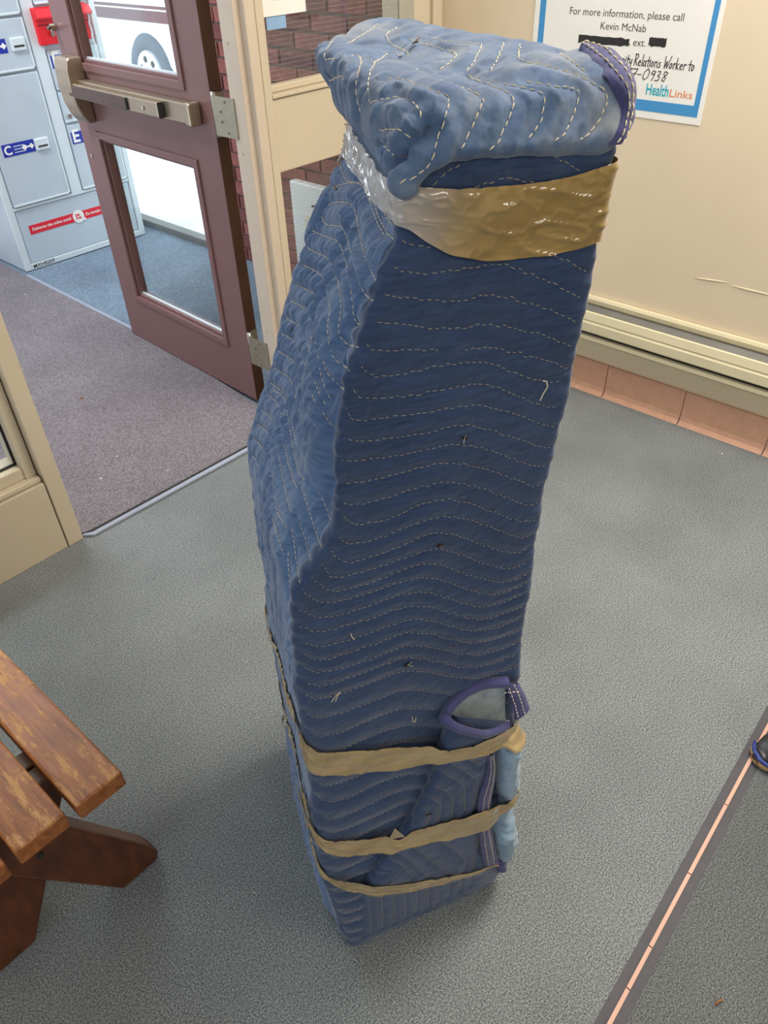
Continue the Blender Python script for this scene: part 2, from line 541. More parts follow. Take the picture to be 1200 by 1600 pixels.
# walls and ceiling -----------------------------------------------------------
wr = box('wall_right', WX, WX + .06, -4, 2.0, 0, 2.7, M_wall)
struct(wr, 'cream painted wall behind the poster and the heater')
# a bruise in the plaster: two shallow raised folds of paint
for k, (pa, pb) in enumerate((((1085, 434), (1135, 441)), ((1142, 446), (1208, 462)))):
    P = [on_plane((pa[0] + (pb[0] - pa[0]) * s, pa[1] + (pb[1] - pa[1]) * s), (WX, 0, 0), (1, 0, 0)) for s in np.linspace(0, 1, 8)]
    V, F = tube_arrays(P, [0.0012, .002, .0026, .003, .003, .0026, .002, .0012], 6)
    mesh_obj('plaster_ridge', V, F, M_wall, wr, True)
wl = boxes('wall_left', [(-3.06, -3, -4, -1.6, 0, 2.7), (-3.06, -3, 1.3, 2.0, 0, 2.7), (-3.06, -3, -1.6, 1.3, 0, .7), (-3.06, -3, -1.6, 1.3, 2.3, 2.7)], M_wall)  # the opening is unseen, added for daylight from the left
struct(wl, 'cream wall left of the camera with a wide opening added to let daylight in')
wb = box('wall_back', -3, WX, -4.06, -4, 0, 2.7, M_wall)
struct(wb, 'cream wall behind the camera')
wd = boxes('wall_door', [(-3, WX, WY, 2.07, 2.2, 2.7), (-3, -0.62, WY, 2.07, 0, 2.2)], M_wall)
struct(wd, 'cream wall over the inner entrance door and sidelights')
ce = box('ceiling', -3, VX, -4, VY, 2.7, 2.76, M_ceil)
struct(ce, 'white ceiling over the lobby and vestibule')

# door post and right-hand sidelight: window_1 ----------------------------------
j1 = boxes('trim_2', [(1.545, 1.60, 1.945, 2.010, 0, 2.2), (1.566, 1.604, 1.921, 1.96, 0, 2.2)], M_jamb, None, 0.004)
struct(j1, 'cream stepped door post between the open door and the sidelight')
for z in (.35, .62, .93, 1.22):
    disc('screw', (1.5445, 1.985, z), (-1, 0, 0), .0035, .002, M_frame, j1, 10)
w1 = boxes('window_1', [(1.604, 1.634, WY + .005, 2.06, 0, 2.2),
                        (2.276, 2.35, WY, 2.06, 0, 2.2), (2.35, 2.385, WY + .02, 2.06, 0, 2.2), (2.385, 2.43, WY + .008, 2.06, 0, 2.2), (2.43, WX, WY + .03, 2.06, 0, 2.2),
                        (1.634, 2.276, WY + .012, 2.05, 0.0, 0.16)], M_frame, None, 0.003)
struct(w1, 'cream framed sidelight of wired glass right of the open door')
box('mid_rail', 1.634, 2.276, WY + .012, 2.05, 0.865, 1.07, M_frame, w1, 0.003)
box('sill_bead', 1.634, 2.276, WY + .004, 2.0, 1.072, 1.082, M_frame, w1, 0.002)
boxes('glazing_bead', [(1.634, 2.276, WY + .03, 1.975, 1.082, 1.102)], M_frame, w1, 0.004)
box('pane', 1.634, 2.276, 1.982, 1.988, 1.10, 2.15, M_wire, w1)
box('pane', 1.634, 2.276, 1.982, 1.988, 0.16, 0.866, M_wire, w1)

# left-hand sidelight: window_2
w2 = boxes('window_2', [(0.625, 0.674, WY, 2.07, 0, 2.2), (-0.62, -0.56, WY, 2.07, 0, 2.2)], M_frame, None, 0.003)
struct(w2, 'cream framed sidelight left of the doorway beside the bench')
box('base_panel', -0.56, 0.622, WY + .003, 2.06, 0, 0.243, M_frame, w2, 0.002)
box('sill', -0.56, 0.622, WY + .012, 2.06, 0.246, 0.262, M_frame, w2, 0.003)
box('glazing_bead', -0.56, 0.612, WY + .036, 2.04, 0.262, 0.30, M_frame, w2, 0.004)
box('side_bead', 0.590, 0.622, WY + .03, 2.04, 0.262, 2.2, M_frame, w2, 0.003)
box('pane', -0.56, 0.592, 1.985, 1.991, 0.29, 2.2, M_glass, w2)
boxes('gasket', [(-0.56, 0.592, 1.976, 1.984, 0.298, 0.305), (0.584, 0.591, 1.976, 1.984, .30, 2.2)], M_dark, w2)

# baseboard of tiles on the right wall
bb = box('baseboard_right', WX - .006, WX, -2.2, 1.9, 0, 0.126, M_grout)
struct(bb, 'terracotta tile baseboard under the cream heater')
for k in range(-7, 4):
    y0 = 0.806 + 0.3065 * k
    if y0 > 1.88: continue
    bm = bmesh.new()
    y1 = min(y0 + 0.3025, 1.9)
    prof = [(WX - .012, 0.127), (WX - .013, 0.03), (WX - .017, .014), (WX - .026, .004), (WX - .03, 0.0005), (WX, 0.0005), (WX, 0.127)]
    a = [bm.verts.new((x, y0, z)) for x, z in prof]; b = [bm.verts.new((x, y1, z)) for x, z in prof]
    bm.faces.new(a); bm.faces.new(b[::-1])
    for i in range(len(prof)):
        bm.faces.new([a[i], b[i], b[(i + 1) % len(prof)], a[(i + 1) % len(prof)]])
    bmesh.ops.recalc_face_normals(bm, faces=bm.faces[:])
    bm_obj('tile', bm, M_tile, bb)

# baseboard heater
WXW = WX
WX = WX - .002
he = thing('electric_heater', (WX, 0.4, 0.17), 'long cream electric baseboard heater on the wall above terracotta tiles', 'heater')


def extrude_y(name, prof, y0, y1, mat, parent):
    return prism(name, [(x, y0, z) for x, z in prof], (0, 1, 0), y1 - y0, mat, parent)


HY0, HY1 = -1.6, 1.84
extrude_y('back_plate', [(WX, .17), (WX, .376), (WX - .012, .376), (WX - .016, .366), (WX - .014, .352), (WX - .008, .345), (WX - .008, .17)], HY0, HY1, M_heater, he)
extrude_y('fin_grille', [(WX - .008, .345), (WX - .058, .322), (WX - .058, .312), (WX - .008, .335)], HY0, HY1, M_slot, he)
extrude_y('front_cover', [(WX - .058, .335), (WX - .062, .343), (WX - .068, .341), (WX - .073, .315), (WX - .070, .309), (WX - .075, .303), (WX - .075, .272), (WX - .069, .266), (WX - .058, .27)], HY0, HY1, M_heater, he)
extrude_y('lower_strip', [(WX - .008, .205), (WX - .056, .226), (WX - .066, .236), (WX - .064, .250), (WX - .054, .252), (WX - .008, .222)], HY0, HY1, M_heater, he)
box('dark_cavity', WX - .05, WX - .006, HY0, HY1, .245, .315, M_dark, he)
for y in (1.14, .98, .81, .68):
    box('clip', WX - .058, WX - .048, y - .006, y + .006, .322, .329, M_dark, he)

WX = WXW
# poster on the right wall -------------------------------------------------------
po = box('poster', WX - .0025, WX - .0005, 0.964, 1.571, 0.971, 1.76, M_paper)
tag(po, 'laminated white notice with a blue border hung on the cream wall', 'poster')
PX = WX - .0025
boxes('blue_border', [(PX - .0006, PX, 1.531, 1.552, .991, 1.73), (PX - .0006, PX, .9775, .9935, .991, 1.73), (PX - .0006, PX, .9935, 1.531, .991, 1.021), (PX - .0006, PX, .9935, 1.531, 1.70, 1.73)], M_pblue, po)
pw = lambda px: on_plane(px, (PX, 0, 0), (1, 0, 0))
NRM = (-1, 0, 0)


def flat(pl, pr):
    """level a baseline on the wall"""
    a, b = pw(pl), pw(pr)
    z = (a[2] + b[2]) / 2; a[2] = b[2] = z
    return a, b


a, b = flat((890, 24), (1068.5, 31)); text_obj('printed_text', 'For more information, please call', a, b, NRM, M_inkgrey, po)
a, b = flat((938, 46), (1009, 50)); text_obj('printed_text', 'Kevin McNab', a, b, NRM, M_inkgrey, po)
a, b = flat((989, 71), (1008, 73)); text_obj('printed_text', 'ext.', a, b, NRM, M_inkgrey, po)
a, b = flat((982.5, 70.5), (984.5, 70.5)); text_obj('printed_text', '.', a, b, NRM, M_inkgrey, po)


def blackout(pl, pr, h, seed):
    r = np.random.default_rng(seed)
    a, b = flat(pl, pr)
    n = 14; top, bot = [], []
    for s in np.linspace(0, 1, n):
        p = a + (b - a) * s
        top.append(p + [0, 0, h * (.5 + .05 * r.standard_normal())]); bot.append(p - [0, 0, h * (.5 + .07 * r.standard_normal())])
    return prism('marker_blackout', top + bot[::-1], NRM, .0006, M_ink, po)


blackout((904, 61), (983, 66), .021, 1)
blackout((1014, 65), (1041, 67.5), .022, 2)
a, b = flat((1008.5, 147.5), (1043.5, 151)); text_obj('logo_lettering', 'Health', a, b, NRM, M_teal, po, 0.0, 0.02, (1.5 * .028))
a, b = flat((1045.5, 151.5), (1081, 155)); text_obj('logo_lettering', 'Links', a, b, NRM, M_orange, po, 0.0, 0.004, .030)
# handwriting: single-stroke letters, drawn with a marker
ST = {
 'm': [[(0, .5), (0, 0)], [(0, .4), (.15, .5), (.22, .35), (.22, 0)], [(.22, .4), (.36, .5), (.44, .35), (.44, 0)]],
 'u': [[(0, .5), (0, .1), (.12, 0), (.28, .12), (.3, .5)], [(.3, .3), (.32, 0)]],
 'n': [[(0, .5), (0, 0)], [(0, .38), (.16, .5), (.26, .38), (.27, 0)]],
 'i': [[(0, .45), (.02, 0)], [(0, .66), (.01, .62)]],
 't': [[(.12, .85), (.14, .05), (.2, 0)], [(-.06, .5), (.34, .52)]],
 'y': [[(0, .5), (.05, .18), (.2, .15), (.28, .5)], [(.28, .5), (.2, -.3), (.08, -.62)]],
 'R': [[(.02, 1), (0, 0)], [(-.06, .95), (.22, 1), (.32, .8), (.2, .58), (.02, .52), (.36, 0)]],
 'e': [[(0, .25), (.24, .3), (.18, .48), (.04, .4), (.02, .14), (.14, 0), (.28, .08)]],
 'l': [[(0, 1), (.03, 0)]],
 'a': [[(.26, .42), (.08, .46), (0, .18), (.1, 0), (.26, .16), (.27, .46)], [(.27, .46), (.28, .1), (.34, 0)]],
 'o': [[(.12, .48), (0, .25), (.1, 0), (.26, .16), (.22, .42), (.1, .47)]],
 's': [[(.22, .46), (.04, .42), (.08, .28), (.22, .16), (.14, .01), (-.03, .05)]],
 'W': [[(0, 1), (.1, 0), (.26, .62), (.36, .02), (.62, 1.08)]],
 'r': [[(0, .5), (.02, 0)], [(.02, .3), (.12, .48), (.24, .46)]],
 'k': [[(0, .95), (.02, 0)], [(.26, .5), (.04, .26), (.3, 0)]],
 '7': [[(0, .86), (.34, .9), (.12, 0)], [(.06, .46), (.32, .48)]],
 '-': [[(.02, .42), (.26, .44)]],
 '0': [[(.24, 1), (.04, .7), (.02, .2), (.16, 0), (.36, .25), (.4, .7), (.26, .98)]],
 '9': [[(.28, .82), (.1, .88), (.04, .62), (.16, .52), (.28, .66), (.28, .82), (.24, .3), (.16, 0)]],
 '3': [[(.02, .84), (.22, .88), (.24, .64), (.08, .5), (.26, .36), (.2, .06), (-.02, .04)]],
 '8': [[(.28, .84), (.1, .9), (.06, .68), (.26, .34), (.2, .04), (.04, .12), (.08, .36), (.3, .7), (.28, .84)]],
}
ADV = {'m': .56, 'i': .14, 'l': .14, 'W': .62, 't': .34, ' ': .2, 'R': .44, '0': .52, 'r': .3}


def handwriting(s, pl, pr, height):
    a, b = flat(pl, pr)
    wid = sum(ADV.get(c, .42) for c in s)
    k = (a[1] - b[1]) / wid
    bm = bmesh.new(); x = 0
    for c in s:
        for st in ST.get(c, []):
            P = [np.array([PX - .0004, a[1] - (x + px + .12 * py) * k, a[2] + py * height]) for px, py in st]
            for p, q in zip(P[:-1], P[1:]):
                d = q - p; L = np.linalg.norm(d)
                if L < 1e-6: continue
                d /= L
                bm_box(bm, (p + q) / 2, (L / 2 + .0008, .0011, .0004), (d, np.cross(d, [1, 0, 0]), (1, 0, 0)))
        x += ADV.get(c, .42)
    return bm_obj('handwriting', bm, M_ink, po)


handwriting('munity Relations Worker to', (958, 97), (1085, 113), .030)
handwriting('777-0938', (968, 118), (1041, 131), .030)

# notice taped in the sidelight
nt = box('paper_notice', 1.636, 1.846, 1.9755, 1.977, 1.268, 1.56, M_paper)
tag(nt, 'white paper notice taped inside the upper sidelight pane', 'notice')
box('painters_tape', 1.69, 1.765, 1.9785, 1.9795, 1.235, 1.275, M_painter, nt)
for z in (1.305, 1.32, 1.345):
    box('printed_line', 1.72, 1.79 - (z - 1.3) * .3, 1.9745, 1.9755, z, z + .004, M_heater, nt)

# ---------------------------------------------------------------- vestibule
bw = box('wall_brick', VX + .012, VX + .10, 1.95, 3.425, -.05, 2.7, M_mortar)
struct(bw, 'red brick side wall of the vestibule seen through the sidelight')
bl, bh, gp = .203, .0585, .0105
brick_me = {}


def brick_mesh(L, var):
    key = (round(L, 3), var)
    if key not in brick_me:
        r = np.random.default_rng(int(L * 1000) + var)
        bm = bmesh.new(); bm_box(bm, (0, 0, 0), (.014, L / 2, bh / 2), None, 0.0022, 1)
        for v in bm.verts: v.co += Vector(r.uniform(-.0009, .0009, 3))
        me = bpy.data.meshes.new('brick'); bm.normal_update(); bm.to_mesh(me); bm.free()
        me.materials.append(M_brick if var % 3 else M_brick2); brick_me[key] = me
    return brick_me[key]


for row in range(23):
    z = .03 + row * (bh + gp)
    y = 1.96 - (0 if row % 2 else (bl + gp) / 2)
    while y < 3.41:
        y0, y1 = max(y, 1.955), min(y + bl, 3.42)
        if y1 - y0 > .03:
            o = bpy.data.objects.new('brick', brick_mesh(y1 - y0, random.randrange(6)))
            o.location = (VX + .014 + random.uniform(-.002, .002), (y0 + y1) / 2, z); link(o, bw)
        y += bl + gp
ub = thing('utility_box', (VX, 2.55, .1), 'white metal box on the brick wall behind the lower sidelight glass', 'box')
box('body', VX - .045, VX - .002, 2.2, 2.88, .05, .50, M_whiteplastic, ub, .008)
disc('knob', (VX - .048, 2.72, .41), (-1, 0, 0), .006, .008, M_dark, ub, 10)
for k in range(6):
    box('louvre', VX - .048, VX - .044, 2.68, 2.79, .28 + .014 * k, .286 + .014 * k, M_heater, ub)

wf = box('wall_far', -3, VX, VY, VY + .06, 0, 2.7, M_white)
struct(wf, 'white end wall of the vestibule behind the mailbox')
bf = box('baseboard_far', -3, VX, VY - .012, VY, 0, .09, M_white, None, .003)
struct(bf, 'white baseboard left of the mailbox')
wvl = boxes('wall_vestibule', [(-1.56, -1.5, 2.07, VY, 0, .3), (-1.56, -1.5, 2.07, VY, 2.3, 2.7), (-1.56, -1.5, 2.07, 2.3, .3, 2.3), (-1.56, -1.5, 4.5, VY, .3, 2.3)], M_white)
struct(wvl, 'white vestibule wall with a window far to the left')

w3 = boxes('window_3', [(VX - .005, VX + .05, 3.426, 3.46, 0, 2.7), (VX - .02, VX + .05, 4.70, VY, 0, 2.7), (VX - .02, VX + .05, 3.46, 4.70, 2.2, 2.7)], M_steel, None, .003)
struct(w3, 'exterior glazing with a low metal sill and a white van outside')
box('sill_bar', VX - .015, VX + .05, 3.46, 4.70, -.004, .032, M_slot, w3, .003)
box('pane', VX + .01, VX + .018, 3.46, 4.70, .03, 2.2, M_glass, w3)

gr = box('ground_outside', VX + .1, 30, -6, 30, -.22, -.118, M_ground)
struct(gr, 'pale concrete pavement outside the glazing')

# runner rug through the doorway
RY0 = WY - .003
rl = [(.682, WY + .005), (1.543, WY - .014), (1.543, 2.09), (1.58, 2.5), (1.615, 3.1), (1.63, 4.1), (1.645, 4.7), (.2, 4.7), (.2, 2.1), (.682, 2.09)]
ru = prism('runner_rug', [(x, y, -.004) for x, y in rl], (0, 0, 1), .012, M_rug)
tag(ru, 'brown grey carpet runner lying through the open doorway', 'rug')
prism('front_edging', [(.672, WY + .012, .0005), (.70, WY - .018, .0005), (1.54, WY - .036, .0005), (1.54, WY - .014, .0005)], (0, 0, 1), .0085, M_vinyledge, ru, .002)
prism('edge_piping', [(.676, WY + .016, .003), (.706, WY - .002, .003), (1.54, WY - .018, .003), (1.54, WY - .010, .003), (.71, WY + .008, .003)], (0, 0, 1), .008, M_dark, ru, .001)
prism('side_edging', [(1.585, 2.5, -.003), (1.618, 3.1, -.003), (1.634, 4.1, -.003), (1.652, 4.1, -.003), (1.636, 3.1, -.003), (1.605, 2.5, -.003)], (0, 0, 1), .009, M_vinyledge, ru)
for k, (p, s, m) in enumerate([((127, 622), .010, M_twig), ((183, 713), .004, M_chip), ((158, 748), .005, M_chip), ((262, 735), .004, M_chip), ((40, 460), .005, M_chip)]):
    q = on_plane(p, (0, 0, .008), (0, 0, 1))
    c = bmesh.new(); bmesh.ops.create_icosphere(c, subdivisions=1, radius=s, matrix=Matrix.Translation((q[0], q[1], .009)) @ Matrix.Rotation(k, 4, 'Z') @ Matrix.Diagonal((1.2, .6, .35, 1)))
    o = bm_obj('crumb', c, m)
    tag(o, ['brown dry leaf scrap lying mid runner in the doorway', 'small pale crumb on the runner, nearest the left sidelight post', 'pale crumb on the runner near the front edging, the left one of two', 'pale crumb on the runner right of centre near the edging', 'pale crumb far back on the runner toward the mailbox'][k], 'crumb', 'litter on the carpets')

# ---------------------------------------------------------------- the open door: door_1
H0 = np.array([1.558, 2.12, 0]); dS = np.array([.0415, .99914, 0]); nF = np.array([-.99914, .0415, 0]); dZ = np.array([0, 0, 1.0])


def dpt(s, z, o=0.0): return H0 + dS * s + dZ * z + nF * o


def dbox(bm, s0, s1, z0, z1, o0, o1, bevel=0.0, seg=2):
    bm_box(bm, dpt((s0 + s1) / 2, (z0 + z1) / 2, (o0 + o1) / 2), ((s1 - s0) / 2, (z1 - z0) / 2, (o1 - o0) / 2), (dS, dZ, nF), bevel, seg)


def dobj(name, lst, mat, parent, bevel=0.0):
    bm = bmesh.new()
    for l in lst: dbox(bm, *l, bevel=bevel)
    return bm_obj(name, bm, mat, parent)


DW, TK = .915, .045
S0, S1 = .150, .775
dleaf = dobj('door_1', [(0, S0, .012, 2.11, -TK, 0), (S1, DW, .012, 2.11, -TK, 0), (S0, S1, .012, .222, -TK, 0), (S0, S1, .85, 1.095, -TK, 0), (S0, S1, 1.97, 2.11, -TK, 0)], M_door, None)
struct(dleaf, 'brown painted entrance door standing open with two glass panes and exit bar')
dobj('bare_edge', [(-.0012, .0004, .013, 2.108, -TK + .001, -.001)], M_dooredge, dleaf)
for (z0, z1) in ((.222, .85), (1.095, 1.97)):
    dobj('moulding', [(S0 - .022, S0 + .004, z0 - .022, z1 + .022, -.006, .007), (S1 - .004, S1 + .022, z0 - .022, z1 + .022, -.006, .007), (S0, S1, z0 - .022, z0 + .004, -.006, .007), (S0, S1, z1 - .004, z1 + .022, -.006, .007)], M_door, dleaf, .003)
    dobj('glazing_stop', [(S0, S0 + .014, z0, z1, -TK + .002, -.006), (S1 - .014, S1, z0, z1, -TK + .002, -.006), (S0, S1, z0, z0 + .014, -TK + .002, -.006), (S0, S1, z1 - .014, z1, -TK + .002, -.006)], M_door, dleaf, .002)
    dobj('pane', [(S0 + .010, S1 - .010, z0 + .010, z1 - .010, -.030, -.025)], M_glass, dleaf)
    dobj('pane_edge_seal', [(S0 + .014, S1 - .014, z0 + .014, z0 + .020, -.024, -.016)], M_maillite, dleaf)
for s, z in ((.873, .773), (.80, .84)):
    disc('screw', dpt(s, z, .001), nF, .007 if z < .8 else .003, .003, M_chrome, dleaf, 12)
lk = disc('lock_cylinder', dpt(.905, 1.197, .006), nF, .012, .014, M_steel, dleaf, 14)
tube('thumb_turn', [dpt(.905, 1.197, .013), dpt(.905, 1.197, .03), dpt(.885, 1.197, .034)], .005, M_bronze, lk)
# panic bar
pb = dobj('panic_bar', [(.065, .86, .988, 1.048, .002, .040)], M_steel, dleaf, .004)
dobj('end_cap', [(.060, .090, .984, 1.052, .001, .047)], M_steel, pb, .006)
dobj('push_bar', [(.215, .800, .994, 1.040, .041, .062)], M_steel, pb, .004)
dobj('push_pad', [(.400, .795, .999, 1.034, .0625, .066)], M_bronze, pb, .002)
dobj('bumper', [(.395, .402, .999, 1.034, .0625, .068), (.21, .2145, .994, 1.040, .042, .061)], M_dark, pb)
disc('rivet', dpt(.30, 1.016, .063), nF, .006, .003, M_chrome, pb, 12)
# latch case: bowed box
bm = bmesh.new()
prof = [(.925, .002), (1.0, .05), (1.05, .062), (1.095, .060), (1.118, .050), (1.124, .002)]
prof = [(z - (0), o) for z, o in prof]
zz = [(.905, .002), (.905, .030), (.93, .048), (.97, .062), (1.03, .068), (1.08, .066), (1.11, .058), (1.118, .050), (1.118, .002)]
a = [bm.verts.new(dpt(.765, z, o)) for z, o in zz]; b = [bm.verts.new(dpt(.862, z, o)) for z, o in zz]
bm.faces.new(a); bm.faces.new(b[::-1])
for i in range(len(zz)): bm.faces.new([a[i], b[i], b[(i + 1) % len(zz)], a[(i + 1) % len(zz)]])
bmesh.ops.recalc_face_normals(bm, faces=bm.faces[:])
bmesh.ops.bevel(bm, geom=bm.edges[:], offset=.004, segments=2, profile=.5, affect='EDGES')
bm_obj('latch_case', bm, M_steel, pb)
disc('screw', dpt(.764, 1.06, .03), -dS, .003, .002, M_chrome, pb, 8)
# hinges
for zc in (1.025, .245):
    hg = dobj('hinge', [(-.004, -.0015, zc - .055, zc + .055, -TK + .001, -.001)], M_hinge, dleaf)
    kn = np.array([1.545, 2.095, 0])
    bmh = bmesh.new()
    for k in range(5):
        disc_bm(bmh, (1.553, 2.098, zc - .055 + .0222 * k), (0, 0, 1), .0075, .0205, 12)
    bm_obj('knuckle', bmh, M_hinge, hg)
    tube('hinge_pin', [(1.553, 2.098, zc - .062), (1.553, 2.098, zc + .062)], .0085, M_chrome, hg).scale = (1, 1, 1)
    box('leaf_plate', 1.541, 1.5445, 1.990, 2.092, zc - .055, zc + .055, M_hinge, hg)
    for z in (-.042, -.014, .014, .042):
        disc('screw', (1.5405, 2.032 + .025 * (abs(z) < .02), zc + z), (-1, 0, 0), .0038, .002, M_slot, hg, 8)
        disc('screw', dpt(-.0045, zc + z, -.014 - .014 * (abs(z) < .02)), -dS, .0038, .002, M_slot, hg, 8)

# ---------------------------------------------------------------- community mailbox
MY = 4.16
mb = thing('community_mailbox', (2.05, MY + .22, 0), 'grey community mailbox with red letter slot behind the open door', 'mailbox')
box('body', 1.67, 2.432, MY + .012, MY + .46, 0, 1.72, M_mail, mb, .004)
boxes('frame', [(1.67, 1.705, MY, MY + .02, 0, 1.72), (2.044, 2.108, MY, MY + .02, .318, 1.72), (2.40, 2.432, MY, MY + .02, 0, 1.72), (1.705, 2.40, MY, MY + .02, .308, .322), (1.705, 2.40, MY, MY + .02, 0, .03)], M_maillite, mb, .003)
bp = box('base_panel', 1.712, 2.392, MY + .006, MY + .016, .033, .304, M_mail, mb, .002)
mw = lambda px: on_plane(px, (0, MY, 0), (0, 1, 0))


def mdoor(x0, x1, z0, z1):
    d = box('compartment_door', x0, x1, MY - .006, MY + .014, z0, z1, M_mail, mb, .004)
    boxes('door_lip', [(x0, x1, MY - .009, MY - .005, z0, z0 + .010), (x1 - .010, x1, MY - .009, MY - .005, z0, z1)], M_maillite, d, .002)
    return d


def sticker(d, x0, x1, z0, z1, letter, arrows=True):
    s = box('blue_sticker', x0, x1, MY - .0075, MY - .006, z0, z1, M_blue, d)
    h = z1 - z0
    text_obj('letter', letter, (x0 + .008, MY - .0078, z0 + .16 * h), (x0 + .008 + .68 * h, MY - .0078, z0 + .16 * h), (0, -1, 0), M_paper, d, 0, .03)
    for k in range(3):
        box('small_print', x0 + .06, x0 + .06 + (.055, .068, .06)[k], MY - .0082, MY - .0074, z0 + h * (.68 - .24 * k), z0 + h * (.76 - .24 * k), M_mail, d)
    if arrows:
        bm = bmesh.new(); zc = (z0 + z1) / 2
        disc_bm(bm, (x1 - .054, MY - .008, zc), (0, -1, 0), .012, .0008, 12); disc_bm(bm, (x1 - .016, MY - .008, zc), (0, -1, 0), .014, .0008, 4)
        bm_box(bm, (x1 - .036, MY - .008, zc), (.014, .0004, .004))
        bm_obj('key_symbol', bm, M_paper, d)
    return s


def handle(d, x, z):
    h = box('lock_plate', x - .036, x + .036, MY - .018, MY - .005, z - .028, z + .028, M_maillite, d, .005)
    box('key_slot', x - .026, x + .026, MY - .0195, MY - .017, z - .012, z - .004, M_dark, d)


dC = mdoor(1.712, 2.034, .328, .908)
sticker(dC, 1.742, 1.912, .565, .622, 'C'); handle(dC, 1.952, .592)
dB = mdoor(1.712, 2.034, .920, 1.134)
sticker(dB, 1.748, 1.918, 1.00, 1.058, 'B'); handle(dB, 1.975, 1.03)
dA = mdoor(1.712, 2.034, 1.146, 1.68)
sticker(dA, 1.742, 1.912, 1.40, 1.458, 'A'); handle(dA, 1.952, 1.43)
dE = mdoor(2.114, 2.392, .328, .648)
sticker(dE, 2.122, 2.292, .555, .612, 'E'); disc('lock', (2.135, MY - .012, .69), (0, -1, 0), .011, .014, M_chrome, dE, 14)
dD = mdoor(2.114, 2.392, .660, .802)
disc('lock', (2.132, MY - .012, .828), (0, -1, 0), .011, .014, M_chrome, dD, 14)
dF = mdoor(2.114, 2.392, .812, .985)
sticker(dF, 2.122, 2.292, .905, .962, 'F')
# red letter slot
rs = box('letter_slot', 2.085, 2.372, MY - .03, MY + .012, 1.01, 1.148, M_red, mb, .005)
prism('hood', [(2.083, MY - .03, 1.118), (2.083, MY - .062, 1.118), (2.083, MY - .066, 1.126), (2.083, MY - .045, 1.156), (2.083, MY, 1.165), (2.083, MY, 1.118)], (1, 0, 0), .292, M_red, rs, .003)
disc('lock', (2.15, MY - .033, 1.055), (0, -1, 0), .012, .008, M_chrome, rs, 14)
box('seam', 2.087, 2.37, MY - .0312, MY - .0298, 1.092, 1.095, M_dark, rs)
mdoor(2.114, 2.392, 1.175, 1.68)
tube('chain', [(2.362 + .004 * math.sin(k * 2.1), MY - .035, 1.12 - .02 * k) for k in range(17)], .004, M_maillite, mb)
# red band with the slogan
box('red_band', 1.757, 2.36, MY + .0042, MY + .006, .176, .222, M_redsticker, bp)
for k, c in enumerate(((2.047, .2), (2.08, .178))):
    disc('round_emblem', (c[0], MY + .004, c[1]), (0, -1, 0), (.034, .008)[k], .002, M_paper, bp, 24)
boxes('emblem_mark', [(2.032, 2.038, MY + .0010, MY + .0021, .186, .216), (2.041, 2.055, MY + .0010, MY + .0021, .203, .212), (2.044, 2.062, MY + .0010, MY + .0021, .188, .196)], M_redsticker, bp)
text_obj('lettering', 'Delivering the online world', (1.772, MY + .004, .193), (2.002, MY + .004, .193), (0, -1, 0), M_paper, bp, .1, .02, .022)
text_obj('lettering', 'Du monde en ligne', (2.092, MY + .004, .193), (2.25, MY + .004, .193), (0, -1, 0), M_paper, bp, .1, .02, .022)
text_obj('serial_number', 'MXH8209', (1.715, MY - .0004, .007), (1.84, MY - .0004, .007), (0, -1, 0), M_inkgrey, mb, 0, .01)

# ---------------------------------------------------------------- van outside
VNX = 4.9
vn = thing('van', (VNX + 1, 8, -.118), 'white van with a dark maroon side stripe parked outside the glazing', 'van')
bm = bmesh.new()
bm_box(bm, (VNX + .95, 8.2, 1.18), (.95, 2.9, .98), None, .12, 3)
bm_obj('body', bm, M_van, vn, True)
box('stripe', VNX - .006, VNX + .02, 5.45, 10.95, .665, .80, M_maroon, vn, .002)
box('stripe_line', VNX - .010, VNX + .01, 5.45, 10.95, .762, .774, M_van, vn)
for y0, y1 in ((5.6, 7.0), (7.1, 8.6), (8.7, 10.6)):
    box('side_window', VNX - .004, VNX + .02, y0, y1, 1.15, 1.75, M_vanglass, vn, .003)
for yc in (7.56, 10.2, ):
    R_t, r_t = .265, .085
    V, F = [], []
    n, m = 40, 12
    for i in range(n):
        a = 2 * math.pi * i / n
        for j in range(m):
            b = 2 * math.pi * j / m
            rr = R_t + r_t * math.cos(b)
            V.append((VNX + .04 + .085 * math.sin(b), yc + rr * math.cos(a), .235 + rr * math.sin(a)))
            F.append((i * m + j, i * m + (j + 1) % m, ((i + 1) % n) * m + (j + 1) % m, ((i + 1) % n) * m + j))
    wh = mesh_obj('wheel', V, F, M_tyre, vn, True)
    disc('rim', (VNX - .01, yc, .235), (-1, 0, 0), .20, .03, M_rim, wh, 32, .19)
    disc('hub', (VNX - .03, yc, .235), (-1, 0, 0), .04, .02, M_rim, wh, 20)
    for k in range(6):
        a = k * math.pi / 3 + .3
        disc('rim_slot', (VNX - .039, yc + .12 * math.cos(a), .235 + .12 * math.sin(a)), (-1, 0, 0), .030, .004, M_dark, wh, 12)

